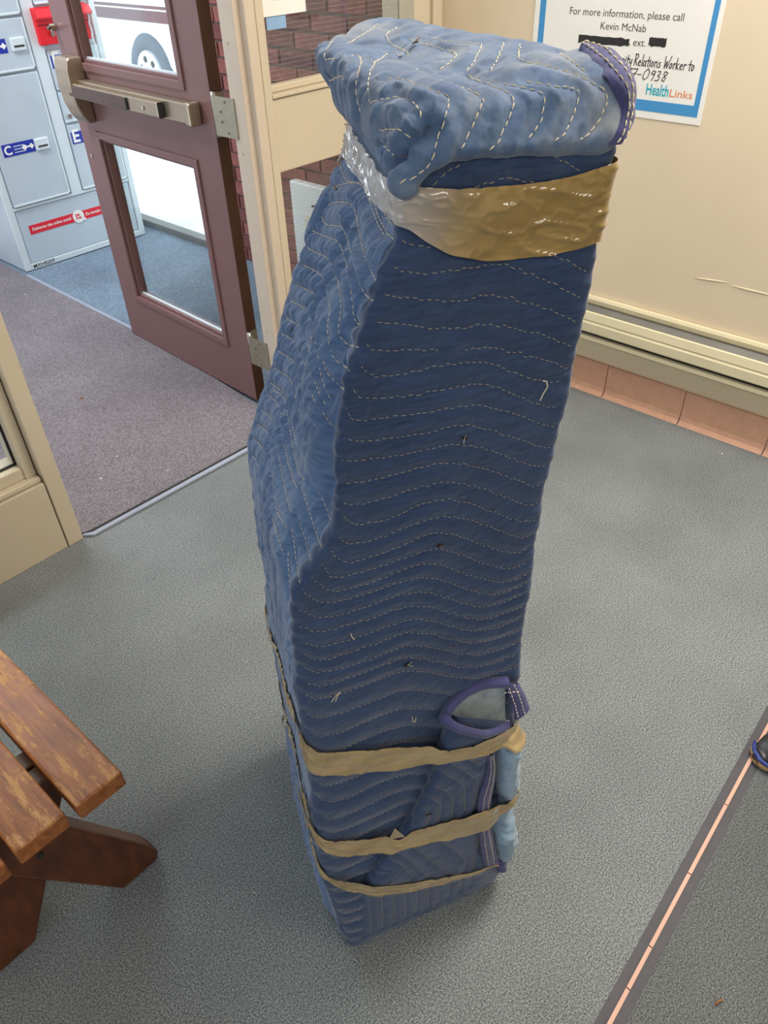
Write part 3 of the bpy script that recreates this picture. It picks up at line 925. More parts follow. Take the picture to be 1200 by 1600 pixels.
# ---------------------------------------------------------------- wooden bench
BZ = .415
bn = thing('wooden_bench', (0.02, 1.3, 0), 'worn varnished wooden bench with slatted top and splayed legs', 'bench')
bcx = .064
for k in range(3):
    x1 = .2135 - k * .1015
    y0 = .812 + .004 * (k % 2)
    bm = bmesh.new()
    bm_box(bm, (x1 - .0425, (y0 + 1.82) / 2, BZ - .019), (.0425, (1.82 - y0) / 2, .019), None, .0045, 3)
    for v in bm.verts:                      # a slight skew of the board line
        v.co.x += (v.co.y - .812) * -.012
    bm_obj('plank', bm, M_plank, bn)
for yy in (.885, 1.66):
    box('crossbar', bcx - .125, bcx + .125, yy + .085, yy + .125, BZ - .09, BZ - .039, M_darkwood, bn, .004)
    for sgn, y in ((1, yy), (-1, yy + .042)):
        P = [(bcx - .108 * sgn, BZ - .04), (bcx + .011 * sgn, BZ - .04), (bcx + .160 * sgn, .060), (bcx + .172 * sgn, .022), (bcx + .165 * sgn, .0), (bcx + .083 * sgn, .0)]
        prism('leg', [(x, y, z) for x, z in P], (0, 1, 0), .04, M_darkwood, bn, .005)
    disc('bolt', (bcx - .005, yy - .001, .275), (0, -1, 0), .006, .004, M_dark, bn, 10)
box('stretcher', bcx - .02, bcx + .02, .97, 1.66, .24, .31, M_darkwood, bn, .004)

# ---------------------------------------------------------------- shoe at the right edge
sh = thing('shoe', (1.32, .02, 0), 'black shoe toe with tan sole stepping on the threshold strip at right', 'shoe')
sd = np.array([.78, -.62, 0.0]); sd /= np.linalg.norm(sd); sl = np.array([-sd[1], sd[0], 0])
toe = np.array([1.243, .057, 0])


def shoe_shape(sec):
    V, F = [], []
    m = 20
    for (t, wd_, z0, z1) in sec:
        for j in range(m):
            a = 2 * math.pi * j / m
            cx, sx = math.cos(a), math.sin(a)
            cx = math.copysign(abs(cx) ** .75, cx); sx = math.copysign(abs(sx) ** .75, sx)
            V.append(toe + sd * t + sl * (wd_ * cx) + dZ * ((z0 + z1) / 2 + (z1 - z0) / 2 * sx))
    n = len(sec)
    for i in range(n - 1):
        for j in range(m):
            F.append((i * m + j, i * m + (j + 1) % m, (i + 1) * m + (j + 1) % m, (i + 1) * m + j))
    F.append(tuple(range(m))); F.append(tuple((n - 1) * m + j for j in range(m)))
    return V, F


mesh_obj('sole', *shoe_shape([(-.004, .012, .001, .02), (.0, .026, .001, .024), (.02, .040, .001, .025), (.06, .047, .001, .024), (.14, .044, .001, .024), (.22, .036, .001, .028), (.27, .030, .001, .028), (.282, .015, .001, .028)]), M_sole, sh, True)
mesh_obj('upper', *shoe_shape([(.002, .014, .02, .034), (.01, .026, .02, .045), (.03, .036, .02, .056), (.08, .041, .02, .068), (.14, .038, .02, .09), (.20, .033, .02, .105), (.26, .028, .02, .10), (.275, .018, .02, .08)]), M_shoe, sh, True)
mesh_obj('toe_trim', *shoe_shape([(-.0055, .008, .019, .027), (-.002, .020, .018, .029), (.005, .031, .019, .030), (.014, .0385, .02, .029)]), M_royal, sh, True)
q = on_plane((1122, 1566), (0, 0, 0), (0, 0, 1))
tw = tube('twig', [(q[0] - .008, q[1] + .002, .003), (q[0] + .001, q[1], .004), (q[0] + .007, q[1] - .004, .003)], .002, M_twig)
tag(tw, 'tiny brown twig lying on the dark carpet near the threshold', 'twig', 'litter on the carpets')
for k, (p, lab) in enumerate((((1128, 709), 'white speck on the carpet close to the tile baseboard'), ((398, 1395), 'white speck on the carpet beyond the bench leg tip'))):
    q = on_plane(p, (0, 0, 0), (0, 0, 1))
    c = bmesh.new(); bmesh.ops.create_icosphere(c, subdivisions=1, radius=.004 if k == 0 else .002, matrix=Matrix.Translation((q[0], q[1], .0015)) @ Matrix.Diagonal((1.2, .8, .5, 1)))
    tag(bm_obj('crumb', c, M_chip), lab, 'crumb', 'litter on the carpets')

# ================================================================ the wrapped bundle
BO = np.array([0.36645652, 0.47291136, 0.0])        # foot of the near left edge
BU = np.array([0.90357567, -0.42842854, 0.0])       # along the narrow front
BB = np.array([0.42842854, 0.90357567, 0.0])        # back into the room


def W3(u, b, z):
    u, b, z = np.broadcast_arrays(np.asarray(u, float), np.asarray(b, float), np.asarray(z, float))
    return BO + u[..., None] * BU + b[..., None] * BB + z[..., None] * dZ


def pb_at(px, b):
    """point of the picture ray at depth b behind the front"""
    d = ray(px); t = ((BO + BB * b - EYE) @ BB) / (d @ BB)
    return EYE + d * t


def lattice_noise(P, scale, seed):
    """smooth value noise on points (n,3)"""
    Q = np.asarray(P, float) * scale + seed * 17.31
    I = np.floor(Q).astype(np.int64); f = Q - I; f = f * f * (3 - 2 * f)

    def h(i, j, k):
        n = (i * 73856093) ^ (j * 19349663) ^ (k * 83492791) ^ (seed * 2654435)
        n = (n ^ (n >> 13)) * 1274126177 & 0x7fffffff
        return ((n ^ (n >> 16)) & 0xffff) / 65535.0
    r = 0
    for a in (0, 1):
        for b in (0, 1):
            for c in (0, 1):
                wgt = (f[..., 0] if a else 1 - f[..., 0]) * (f[..., 1] if b else 1 - f[..., 1]) * (f[..., 2] if c else 1 - f[..., 2])
                r = r + wgt * h(I[..., 0] + a, I[..., 1] + b, I[..., 2] + c)
    return r * 2 - 1


def smooth_axis(A, sig, axis, wrap=False):
    k = int(3 * sig) + 1
    g = np.exp(-0.5 * (np.arange(-k, k + 1) / sig) ** 2); g /= g.sum()
    A = np.moveaxis(A, axis, 0)
    pad = np.pad(A, [(k, k)] + [(0, 0)] * (A.ndim - 1), mode='wrap' if wrap else 'edge')
    out = sum(g[i] * pad[i:i + A.shape[0]] for i in range(2 * k + 1))
    return np.moveaxis(out, 0, axis)


ZT = 1.362
NZ, NL, NF, NR, NB = 545, 180, 125, 56, 44
ZS = np.linspace(0.0, ZT, NZ)


def tab(pts):
    z, v = zip(*pts)
    return smooth_axis(np.interp(ZS, z, v), 3, 0)


uFL = tab([(0, .006), (.03, 0), (.27, -.022), (.62, -.019), (.90, -.012), (.935, -.008), (.96, .012), (1.0, .046), (1.05, .051), (1.108, .054), (1.187, .072), (1.27, .109), (1.30, .126), (1.34, .125), (1.362, .130)])
uFR = tab([(0, .304), (.02, .312), (.6, .306), (.944, .306), (1.113, .319), (1.20, .325), (1.26, .327), (1.345, .331), (1.362, .318)])
uBL = tab([(0, .03), (.19, .037), (.374, .035), (.627, .044), (.756, .046), (.852, .048), (.978, .085), (1.106, .116), (1.235, .152), (1.309, .174), (1.362, .182)])
bBL = tab([(0, .44), (.19, .45), (.756, .45), (.852, .44), (.978, .40), (1.106, .36), (1.235, .30), (1.309, .25), (1.362, .24)])
crz = tab([(.86, 0), (.95, 1), (1.18, 1), (1.26, .3), (1.31, 0)])      # how deep the crease beside the front edge runs
tL = np.linspace(0, 1, NL)             # 0 at the back, 1 at the front edge
tt = 1 - tL
bulge = lambda c, wd_: np.exp(-((tt - c) / wd_) ** 2)
uL = uFL[:, None] * tL + uBL[:, None] * tt
uL = uL + crz[:, None] * (.016 * bulge(.10, .05) - .012 * bulge(.26, .10))
low = np.clip(1 - ZS / .22, 0, 1)[:, None]
uL = uL - low * .016 * np.sin(np.pi * np.clip(tt * 1.05, 0, 1)) ** .7
bL = bBL[:, None] * tt
tF = np.linspace(0, 1, NF)
uF = uFL[:, None] * (1 - tF) + uFR[:, None] * tF
bF = np.zeros_like(uF) + .0 * tF
tR = np.linspace(0, 1, NR)
uR = uFR[:, None] - .012 * np.sin(np.pi * tR) + 0 * tR
bR = np.maximum(bBL, .24)[:, None] * tR
tB = np.linspace(0, 1, NB)
uB = uFR[:, None] * (1 - tB) + uBL[:, None] * tB
bBk = np.maximum(bBL, .24)[:, None] * (1 - tB) + bBL[:, None] * tB
RU = np.concatenate([uL, uF[:, 1:], uR[:, 1:], uB[:, 1:-1]], 1)
RB = np.concatenate([bL, bF[:, 1:], bR[:, 1:], bBk[:, 1:-1]], 1)
RU = smooth_axis(RU, 2.6, 1, True); RB = smooth_axis(RB, 2.6, 1, True)
NC = RU.shape[1]
G0 = W3(RU, RB, np.broadcast_to(ZS[:, None], RU.shape))


def grid_normals(G):
    du = np.roll(G, -1, 1) - np.roll(G, 1, 1); dv = np.gradient(G, axis=0)
    n = np.cross(du, dv); return n / (np.linalg.norm(n, axis=2, keepdims=True) + 1e-12)


N0 = grid_normals(G0)
# slow lumps of the padding
lump = .004 * lattice_noise(G0, 9, 3) + .002 * lattice_noise(G0, 24, 5)
fade = np.clip(ZS / .05, 0, 1)[:, None]
G0 = G0 + N0 * (lump * fade)[..., None]
N0 = grid_normals(G0)


def grid_faces(nz, nc, wrap=True):
    i = np.arange(nz - 1)[:, None]; j = np.arange(nc if wrap else nc - 1)[None, :]
    a = i * nc + j; b = i * nc + (j + 1) % nc
    return np.stack([a, b, b + nc, a + nc], -1).reshape(-1, 4)


def bvh_of(V, F):
    return BVHTree.FromPolygons([tuple(v) for v in V], [tuple(f) for f in F.tolist()])


SUB = 3
zi = np.arange(0, NZ, SUB); ci = np.arange(0, NC, SUB)
Gs = G0[zi][:, ci]
BODY_BVH = bvh_of(Gs.reshape(-1, 3), grid_faces(len(zi), len(ci)))
EV = Vector(EYE)


def dens(poly, step):
    P = [np.asarray(poly[0], float)]
    for a, b in zip(poly[:-1], poly[1:]):
        a = np.asarray(a, float); b = np.asarray(b, float)
        n = max(1, int(np.ceil(np.linalg.norm(b - a) / step)))
        for k in range(1, n + 1): P.append(a + (b - a) * k / n)
    return np.array(P)


def chaikin(poly, n=2):
    P = np.asarray(poly, float)
    for _ in range(n):
        Q = [P[0]]
        for a, b in zip(P[:-1], P[1:]): Q += [a * .8 + b * .2, a * .2 + b * .8]
        Q.append(P[-1]); P = np.array(Q)
    return P


def cast(bvh, poly, step=3.0, jump=.05):
    """stitch line seen in the picture laid on the cloth: list of 3-D runs"""
    runs, cur = [], []
    for p in dens(chaikin(poly), step):
        hit, nor, idx, dist = bvh.ray_cast(EV, Vector(ray(p)).normalized())
        if hit is None or (cur and (hit - cur[-1]).length > jump):
            if len(cur) > 2: runs.append(np.array(cur))
            cur = []
            if hit is None: continue
        cur.append(hit)
    if len(cur) > 2: runs.append(np.array(cur))
    return [np.array([tuple(v) for v in r]) for r in runs]


def crop(o, k, lines):
    return [[(o[0] + x / k, o[1] + y / k) for x, y in l] for l in lines]


FRONT = crop((380, 600), 2.308, [
 [(365, 75), (395, 138), (520, 120), (640, 105), (760, 85), (830, 72), (900, 85), (1000, 115), (1080, 148), (1150, 158)],
 [(345, 180), (385, 208), (500, 200), (640, 178), (760, 150), (800, 145), (900, 165), (1000, 200), (1080, 230), (1140, 226)],
 [(332, 255), (365, 280), (460, 270), (580, 255), (700, 225), (770, 215), (850, 225), (960, 265), (1050, 298), (1090, 298), (1125, 285)],
 [(330, 340), (365, 362), (470, 345), (600, 310), (700, 285), (780, 283), (880, 305), (980, 345), (1060, 370), (1110, 360)],
 [(333, 400), (375, 440), (500, 415), (620, 375), (730, 350), (800, 358), (900, 390), (1000, 430), (1040, 438), (1100, 415)],
 [(345, 455), (395, 512), (520, 490), (640, 430), (720, 412), (800, 425), (900, 460), (1010, 500), (1085, 480)],
 [(350, 560), (380, 580), (480, 560), (600, 510), (700, 475), (780, 478), (880, 510), (980, 550), (1010, 558), (1080, 525)],
 [(300, 575), (350, 640), (400, 640), (500, 608), (600, 570), (680, 533), (750, 540), (850, 575), (950, 608), (990, 610), (1070, 570)],
 [(270, 620), (305, 692), (350, 697), (450, 670), (600, 620), (680, 590), (750, 600), (850, 640), (930, 665), (980, 662), (1065, 620)],
 [(240, 690), (300, 742), (350, 745), (450, 720), (570, 670), (650, 645), (720, 652), (830, 695), (920, 715), (970, 710), (1055, 670)],
 [(205, 735), (270, 790), (330, 785), (450, 755), (560, 715), (640, 695), (720, 705), (820, 745), (900, 762), (950, 750), (1050, 705)],
 [(175, 785), (210, 820), (280, 843), (340, 835), (450, 800), (560, 760), (620, 745), (700, 758), (800, 795), (870, 803), (930, 790), (1040, 745)],
 [(170, 840), (215, 880), (265, 895), (330, 883), (450, 850), (550, 810), (620, 798), (700, 808), (800, 842), (860, 850), (920, 835), (1035, 790)],
 [(172, 890), (220, 932), (265, 947), (330, 935), (450, 900), (560, 858), (610, 845), (700, 855), (780, 882), (850, 890), (920, 875), (1030, 835)],
 [(175, 935), (230, 980), (270, 997), (330, 985), (450, 945), (560, 905), (600, 893), (680, 900), (780, 928), (840, 935), (920, 915), (1025, 880)],
 [(180, 985), (230, 1030), (265, 1043), (330, 1030), (450, 995), (550, 955), (590, 940), (680, 945), (780, 972), (840, 980), (920, 960), (1020, 920)],
 [(185, 1035), (230, 1075), (265, 1090), (330, 1075), (450, 1035), (550, 995), (590, 985), (680, 995), (780, 1020), (840, 1023), (920, 1000), (1015, 965)]])
LASTF = crop((380, 600), 2.308, [[(195, 1085), (230, 1125), (265, 1138), (330, 1123), (450, 1080), (550, 1040), (590, 1032), (680, 1040), (780, 1060), (840, 1062), (920, 1040), (1010, 1010)]])
FRONT += crop((560, 350), 3.0, [
 [(205, 75), (240, 100), (310, 105), (345, 100)],
 [(165, 200), (250, 225), (330, 235), (420, 225), (520, 205), (600, 185), (680, 185), (750, 215), (830, 245), (920, 285), (1010, 325), (1060, 358), (1080, 350)],
 [(120, 330), (200, 340), (300, 352), (400, 362), (480, 358), (560, 340), (620, 328), (700, 340), (800, 375), (900, 405), (980, 440), (1040, 475), (1070, 462)],
 [(85, 462), (180, 465), (300, 483), (400, 492), (500, 485), (580, 465), (680, 475), (800, 503), (900, 530), (980, 570), (1020, 583), (1045, 575)],
 [(35, 560), (60, 590), (150, 592), (280, 590), (380, 590)], [(495, 590), (590, 575), (660, 585), (740, 605), (820, 620), (900, 640), (960, 675), (1000, 690)],
 [(5, 665), (55, 710), (110, 715), (200, 705), (300, 680), (380, 662), (480, 650), (570, 648), (650, 660), (720, 690), (800, 725), (880, 735), (960, 740)],
 [(-25, 770), (0, 815), (100, 815), (200, 808), (320, 790), (420, 770), (530, 748), (600, 752), (680, 775), (780, 820), (870, 850), (935, 862)],
 [(910, 140), (960, 160), (1020, 195), (1090, 237), (1110, 230)], [(1065, 95), (1100, 107), (1118, 92)]])
FRONT += crop((480, 20), 2.308, [[(450, 625), (520, 560), (580, 525), (700, 505), (780, 500), (860, 503), (920, 530), (985, 572)], [(600, 630), (680, 600), (750, 597), (822, 612)]])
SIDE = crop((370, 220), 3.3333, [
 [(545, 95), (550, 140), (575, 215), (640, 222), (700, 232)],
 [(500, 250), (545, 235), (590, 222), (660, 225), (700, 300), (730, 400), (780, 500)],
 [(485, 335), (530, 322), (580, 325), (615, 335), (630, 390), (645, 460), (660, 540), (680, 620), (720, 700), (740, 740)],
 [(450, 395), (470, 450), (520, 440), (560, 450), (590, 520), (620, 640), (650, 750), (680, 800), (720, 840)],
 [(400, 470), (470, 500), (540, 525), (560, 570), (580, 640), (600, 740), (612, 830), (610, 900), (640, 960), (690, 970)],
 [(360, 545), (420, 585), (490, 615), (520, 660), (540, 750), (555, 850), (545, 940), (535, 990), (560, 1040), (620, 1075), (655, 1080)],
 [(315, 630), (380, 660), (440, 690), (475, 740), (490, 830), (495, 900), (480, 960), (490, 1060), (510, 1130), (580, 1180), (600, 1200)],
 [(290, 735), (350, 765), (410, 795), (435, 830), (440, 900), (436, 980), (440, 1060), (460, 1150), (480, 1210), (540, 1270), (575, 1300)],
 [(268, 825), (330, 855), (385, 885), (405, 940), (420, 1010), (430, 1100), (445, 1210), (470, 1300), (500, 1345)],
 [(245, 910), (300, 945), (355, 975), (375, 1030), (390, 1130), (410, 1210), (430, 1300), (480, 1385)],
 [(228, 1000), (290, 1030), (335, 1065), (350, 1110), (375, 1210), (400, 1320), (430, 1390), (465, 1420), (500, 1480)],
 [(205, 1085), (265, 1120), (320, 1160), (335, 1220), (365, 1340), (385, 1440), (440, 1510)],
 [(185, 1175), (240, 1205), (290, 1240), (310, 1320), (335, 1420), (350, 1500), (390, 1580)],
 [(155, 1245), (210, 1280), (260, 1320), (275, 1400), (300, 1500), (320, 1600)],
 [(720, 300), (745, 390), (790, 480), (830, 520)], [(780, 370), (795, 420), (830, 440)]])
SIDE += crop((380, 600), 2.308, [
 [(110, 20), (155, 45), (165, 110), (185, 230), (205, 330), (235, 350)],
 [(75, 30), (120, 60), (140, 90), (150, 200), (170, 300), (200, 380)],
 [(60, 90), (110, 125), (125, 200), (145, 330), (160, 400), (178, 465)],
 [(45, 140), (85, 165), (105, 190), (112, 300), (115, 400), (130, 470), (165, 530)],
 [(30, 190), (75, 225), (90, 300), (95, 400), (110, 480), (140, 580), (150, 610)],
 [(22, 245), (60, 280), (70, 350), (80, 450), (100, 560), (130, 660)],
 [(30, 310), (50, 380), (65, 480), (90, 600), (110, 700)],
 [(250, 340), (300, 430), (320, 500)], [(215, 370), (240, 450), (275, 560), (290, 590)],
 [(200, 480), (230, 560), (250, 640)], [(180, 520), (195, 620), (210, 720)], [(165, 600), (172, 700), (180, 770)],
 [(60, 520), (90, 640), (110, 760), (130, 900), (150, 1040)], [(130, 640), (140, 760), (155, 900), (170, 1030)]])

runs_f = [r for l in FRONT for r in cast(BODY_BVH, l)]
base_run = max((r for r in cast(BODY_BVH, LASTF[0])), key=len)
for k in range(0, 24):
    r = base_run.copy(); r[:, 2] -= .0405 * k
    out = []
    for p in r:
        if p[2] < .02: continue
        q, n_, i_, d_ = BODY_BVH.find_nearest(Vector(p)); out.append(tuple(q))
    if len(out) > 4: runs_f.append(np.array(out))
runs_s = [r for l in SIDE for r in cast(BODY_BVH, l)]
# the same rows run on over the right flank, out of this view
runs_r = []
for z in np.arange(.06, 1.25, .0405):
    j = np.linspace(0, 1, 40)
    P = W3(np.full(40, .33), .02 + .38 * j, z + .03 * np.abs(((j * 2.2 + .3) % 1) - .5) * 2)
    runs_r.append(np.array([tuple(BODY_BVH.find_nearest(Vector(p))[0]) for p in P]))


def resample(r, step):
    d = np.r_[0, np.cumsum(np.linalg.norm(np.diff(r, axis=0), axis=1))]
    if d[-1] < step * 2: return None
    s = np.arange(0, d[-1], step)
    return np.stack([np.interp(s, d, r[:, k]) for k in range(3)], 1)


def quilt(V, N, runs, amp, wdt, gather, fine=.0003, gfreq=150, reach=.06, mask=None, slant=False):
    """push padding out between the stitch rows and pucker it across them"""
    P, S, nid = [], [], 0
    for r in runs:
        q = resample(smooth_axis(r, 1.5, 0), .002)
        if q is None: continue
        P.append(q); S.append(np.arange(len(q)) * .002 + nid * 3.7); nid += 1
    P = np.concatenate(P); S = np.concatenate(S)
    kd = KDTree(len(P))
    for i, p in enumerate(P): kd.insert(p, i)
    kd.balance()
    D = np.empty(len(V)); I = np.empty(len(V), int)
    for i, v in enumerate(V.tolist()):
        _, k, d = kd.find(v); D[i] = d; I[i] = k
    Dc = np.minimum(D, reach)
    puff = amp * (1 - np.exp(-(Dc / wdt) ** 1.25))
    s = S[I]
    sw = s + .004 * lattice_noise(V, 40, 11)
    g = lattice_noise(np.stack([sw, 0 * sw, 0 * sw], 1), gfreq, 2) + .6 * lattice_noise(np.stack([sw, 0 * sw + 5, 0 * sw], 1), gfreq * .45, 4)
    if slant:      # gathers running on unbroken from row to row
        c_ = (V - BO) @ BB + .30 * V[:, 2]; o_ = 0 * c_
        z_ = V[:, 2] - .5 * ((V - BO) @ BB)
        g = 1.2 * (1 - 2.2 * np.abs(lattice_noise(np.stack([c_ * gfreq, z_ * 13, o_], 1), 1.0, 2))) + .5 * lattice_noise(np.stack([c_ * gfreq * 2.1, z_ * 22, o_], 1), 1.0, 4)
        g *= .6 + .6 * (lattice_noise(V, 11, 8) > -.2)
    env = (Dc / .006) * np.exp(1 - Dc / .006) * .7 + .5 * (1 - np.exp(-Dc / .01))
    vary = .55 + .75 * (lattice_noise(V, 7, 21) * .5 + .5)
    disp = puff + gather * g * env * vary + fine * lattice_noise(V, 260, 9)
    if mask is not None: disp = disp * mask
    return V + N * disp[:, None]


def dashes(runs, bvh, name, parent, ln=.0062, gap=.0022, rad=.0006, lift=.0004, wob=.0006, face=False, mat=None):
    V, F = [], []
    r_ = np.random.default_rng(5)
    for r in runs:
        q = resample(smooth_axis(r, 1.5, 0), .001)
        if q is None: continue
        i, n = 0, len(q)
        while i < n - 3:
            L = max(3, int(ln * 1000 * r_.uniform(.8, 1.15)))
            seg = q[i:min(i + L, n)]
            i += L + int(max(1, gap * 1000 * r_.uniform(.7, 1.5)))
            if len(seg) < 3: continue
            a, m, b = seg[0], seg[len(seg) // 2], seg[-1]
            hit = bvh.find_nearest(Vector(m)); nn = np.array(hit[1])
            if face and nn @ (EYE - m) < 0: nn = -nn
            d = b - a; d /= np.linalg.norm(d) + 1e-9
            sd_ = np.cross(d, nn); sd_ /= np.linalg.norm(sd_) + 1e-9
            off = len(V)
            j = r_.normal(0, wob)
            for p, rr, li in ((a, .55, .0), (m, 1.0, .0004), (b, .55, .0)):
                c = p + nn * (lift + li) + sd_ * j
                for ca, sa in ((1, 0), (0, 1), (-1, 0), (0, -1)):
                    V.append(c + sd_ * (rad * rr * ca) + nn * (rad * rr * sa))
            for k in (0, 4):
                for e in range(4):
                    F.append((off + k + e, off + k + (e + 1) % 4, off + k + 4 + (e + 1) % 4, off + k + 4 + e))
            F.append((off + 3, off + 2, off + 1, off)); F.append((off + 8, off + 9, off + 10, off + 11))
    V = np.array(V); F = np.array(F)
    o = np_mesh(name, V, F, mat or M_thread, parent, False)
    o['kind'] = 'stuff'
    return o


def hit_jz(px, bvh=None):
    h = (bvh or BODY_BVH).ray_cast(EV, Vector(ray(px)).normalized())[0]
    if h is None: return None
    h = np.array(h); i = int(round(h[2] / ZT * (NZ - 1))); i = min(max(i, 0), NZ - 1)
    j = int(np.argmin(((G0[i] - h) ** 2).sum(1)))
    return j, h[2]


def edge_table(pxs, tail, bvh=None):
    """height of a tape edge for every ring column, from points seen in the picture; tail: (column, height) out of view"""
    pts = [p for p in (hit_jz(q, bvh) for q in dens(pxs, 12)) if p is not None] + tail
    pts = sorted(dict(pts).items())
    j, z = zip(*pts)
    return smooth_axis(np.interp(np.arange(NC), j, z, period=NC), 2.5, 0, True)


jj = np.arange(NC)
JF0, JF1 = NL - 1, NL + NF - 2
hi = edge_table([(550, 190), (575, 228), (610, 276), (640, 288), (690, 292), (740, 291), (800, 287), (850, 281), (900, 271), (934, 258)], [(JF1 + 30, 1.345), (NC - 30, 1.345), (2, 1.335)])
lo = edge_table([(544, 242), (570, 285), (600, 322), (625, 346), (660, 375), (700, 396), (760, 405), (850, 396), (900, 387), (926, 376)], [(JF1 + 30, 1.265), (NC - 30, 1.268), (2, 1.29)])
hi = np.minimum(hi, ZT - .004)
TM = 1 - .85 * np.clip(np.minimum((ZS[:, None] - lo[None]) / .006 + 1, (hi[None] - ZS[:, None]) / .006 + 1), 0, 1)


bundle = thing('wrapped_bundle', (0.55, .62, 0), 'tall object wrapped in quilted navy moving blankets and bound with packing tape', 'bundle')
GV = quilt(G0.reshape(-1, 3), N0.reshape(-1, 3), runs_f + runs_s + runs_r, .0042, .010, .0008, mask=TM.ravel()).reshape(G0.shape)
# the flank is gathered far more than the front
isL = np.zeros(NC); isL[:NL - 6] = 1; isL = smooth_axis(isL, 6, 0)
GS = quilt(G0[:, :NL + 20].reshape(-1, 3), N0[:, :NL + 20].reshape(-1, 3), runs_f + runs_s, .0058, .008, .0037, gfreq=80, mask=TM[:, :NL + 20].ravel(), slant=True).reshape(NZ, NL + 20, 3)
wl_ = isL[None, :NL + 20, None]
GV[:, :NL + 20] = GV[:, :NL + 20] * (1 - wl_) + GS * wl_
GV[..., 2] = np.maximum(GV[..., 2], .001)
ctr = W3([.2], [.12], [ZT])[0]; cb = W3([.18], [.2], [.002])[0]
Vb = np.concatenate([GV.reshape(-1, 3), [ctr], [cb]])
Fq = grid_faces(NZ, NC)
body = np_mesh('blanket', Vb, Fq, M_blanket, bundle)
capj = np.arange(NC)
top_me = mesh_obj('blanket_top', np.concatenate([GV[-1], [ctr + dZ * .006]]), [(int(j), int((j + 1) % NC), NC) for j in capj], M_blanket, bundle, True)
# door light on the flank is painted in with a lighter copy of the cloth
body.data.materials.append(M_sidecloth_lit)
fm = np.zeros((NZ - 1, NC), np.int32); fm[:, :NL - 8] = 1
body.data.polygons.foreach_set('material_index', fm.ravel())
dashes(runs_f + runs_r, BODY_BVH, 'stitching', bundle, rad=.00046, mat=M_thread2)
dashes(runs_s, BODY_BVH, 'stitching', bundle, .0060, .0010, .00052, .0020, .0003)


# ---- packing tape -------------------------------------------------------------
def surf(i_f, j):
    i0 = np.clip(np.floor(i_f).astype(int), 0, NZ - 2); f = (i_f - i0)[..., None]
    return G0[i0, j] * (1 - f) + G0[i0 + 1, j] * f, N0[i0, j]


def tape(name, lo, hi, off, rows, clear=None, wr=.001, seed=0, cols=None, fold=0.0, over=None):
    cols = np.arange(NC) if cols is None else cols
    t = np.linspace(0, 1, rows)[:, None]
    z = lo[cols][None] * (1 - t) + hi[cols][None] * t
    i_f = z / ZT * (NZ - 1)
    P, Nn = surf(i_f, np.broadcast_to(cols[None], z.shape))
    sv = np.cumsum(np.r_[0, np.linalg.norm(np.diff(P[0], axis=0), axis=1)])
    Q = np.stack([np.broadcast_to(sv[None], z.shape) * 1.0, z * 2.2 + .5 * sv[None], 0 * z], -1)
    r1 = 1 - np.abs(lattice_noise(Q, 34, 31 + seed)); r2 = 1 - np.abs(lattice_noise(Q, 75, 41 + seed))
    wv = wr * (r1 ** 7 * 2.6 + r2 ** 6 * 1.2)
    if clear is not None: wv = wv * (1 + .7 * clear[cols][None])
    if fold: wv = wv + fold * np.sin(t * math.pi * 5 + 2 * lattice_noise(Q, 5, 51 + seed)) * .5
    o_ = np.broadcast_to(off[cols] if np.ndim(off) else off, z.shape).copy()
    if over is not None:
        for c_i in range(P.shape[1]):
            for r_i in range(P.shape[0]):
                nv = Nn[r_i, c_i]
                h = over.ray_cast(Vector(P[r_i, c_i] + nv * .08), Vector(-nv), .085)
                if h[0] is not None: o_[r_i, c_i] = max(o_[r_i, c_i], .08 - h[3] + .0028)
        from_ = o_.copy()
        for k_ in range(-4, 5): o_ = np.maximum(o_, np.roll(from_, k_, 1) - .0012 * abs(k_))
        a0, a1 = np.searchsorted(cols, [JF0 + 2, min(JF1 + 2, cols[-1])])
        for r_i in range(o_.shape[0]):         # stretched tape bridges the hollows of the front
            seq = o_[r_i, a0:a1]; hull = []
            for q in range(len(seq)):
                while len(hull) > 1 and (seq[hull[-1]] - seq[hull[-2]]) * (q - hull[-2]) <= (seq[q] - seq[hull[-2]]) * (hull[-1] - hull[-2]): hull.pop()
                hull.append(q)
            o_[r_i, a0:a1] = .35 * seq + .65 * np.interp(np.arange(len(seq)), hull, seq[hull])
        o_ = np.maximum(o_, from_)
        o_ = smooth_axis(o_, 2.0, 1, len(cols) == NC)
        o_ = smooth_axis(o_, 2.0, 0)
        Pf = P + Nn * o_[..., None]; dE = EYE - Pf
        slope = dE[..., 2] / np.maximum((dE * Nn).sum(2), .2)
        lift_ = np.zeros_like(o_); lift_[:, a0:a1] = np.clip((o_ - from_) * slope, 0, .03)[:, a0:a1]
        P = P + dZ * smooth_axis(lift_, 3.0, 1, len(cols) == NC)[..., None]
    P = P + Nn * (o_ + wv)[..., None]
    wrap = len(cols) == NC
    F = grid_faces(rows, len(cols), wrap)
    ob = np_mesh(name, P.reshape(-1, 3), F, M_tape if clear is None else M_gold, bundle)
    at = ob.data.attributes.new('clear', 'FLOAT', 'POINT')
    c = np.zeros(NC) if clear is None else clear
    at.data.foreach_set('value', np.broadcast_to(c[cols][None], z.shape).astype(np.float32).ravel())
    return ob


clear = 1 / (1 + np.exp((jj - (JF0 + 14)) / 10.0)); clear[NC - 40:] = 0
t_top = tape('wide_tape_band', lo, hi, .0050, 40, clear, .0010, 0)
t_top['label'] = 'wide glossy band of clear and tan tape'



def off_table(pts):
    j, v = zip(*sorted(pts)); return smooth_axis(np.interp(jj, j, v), 2, 0)



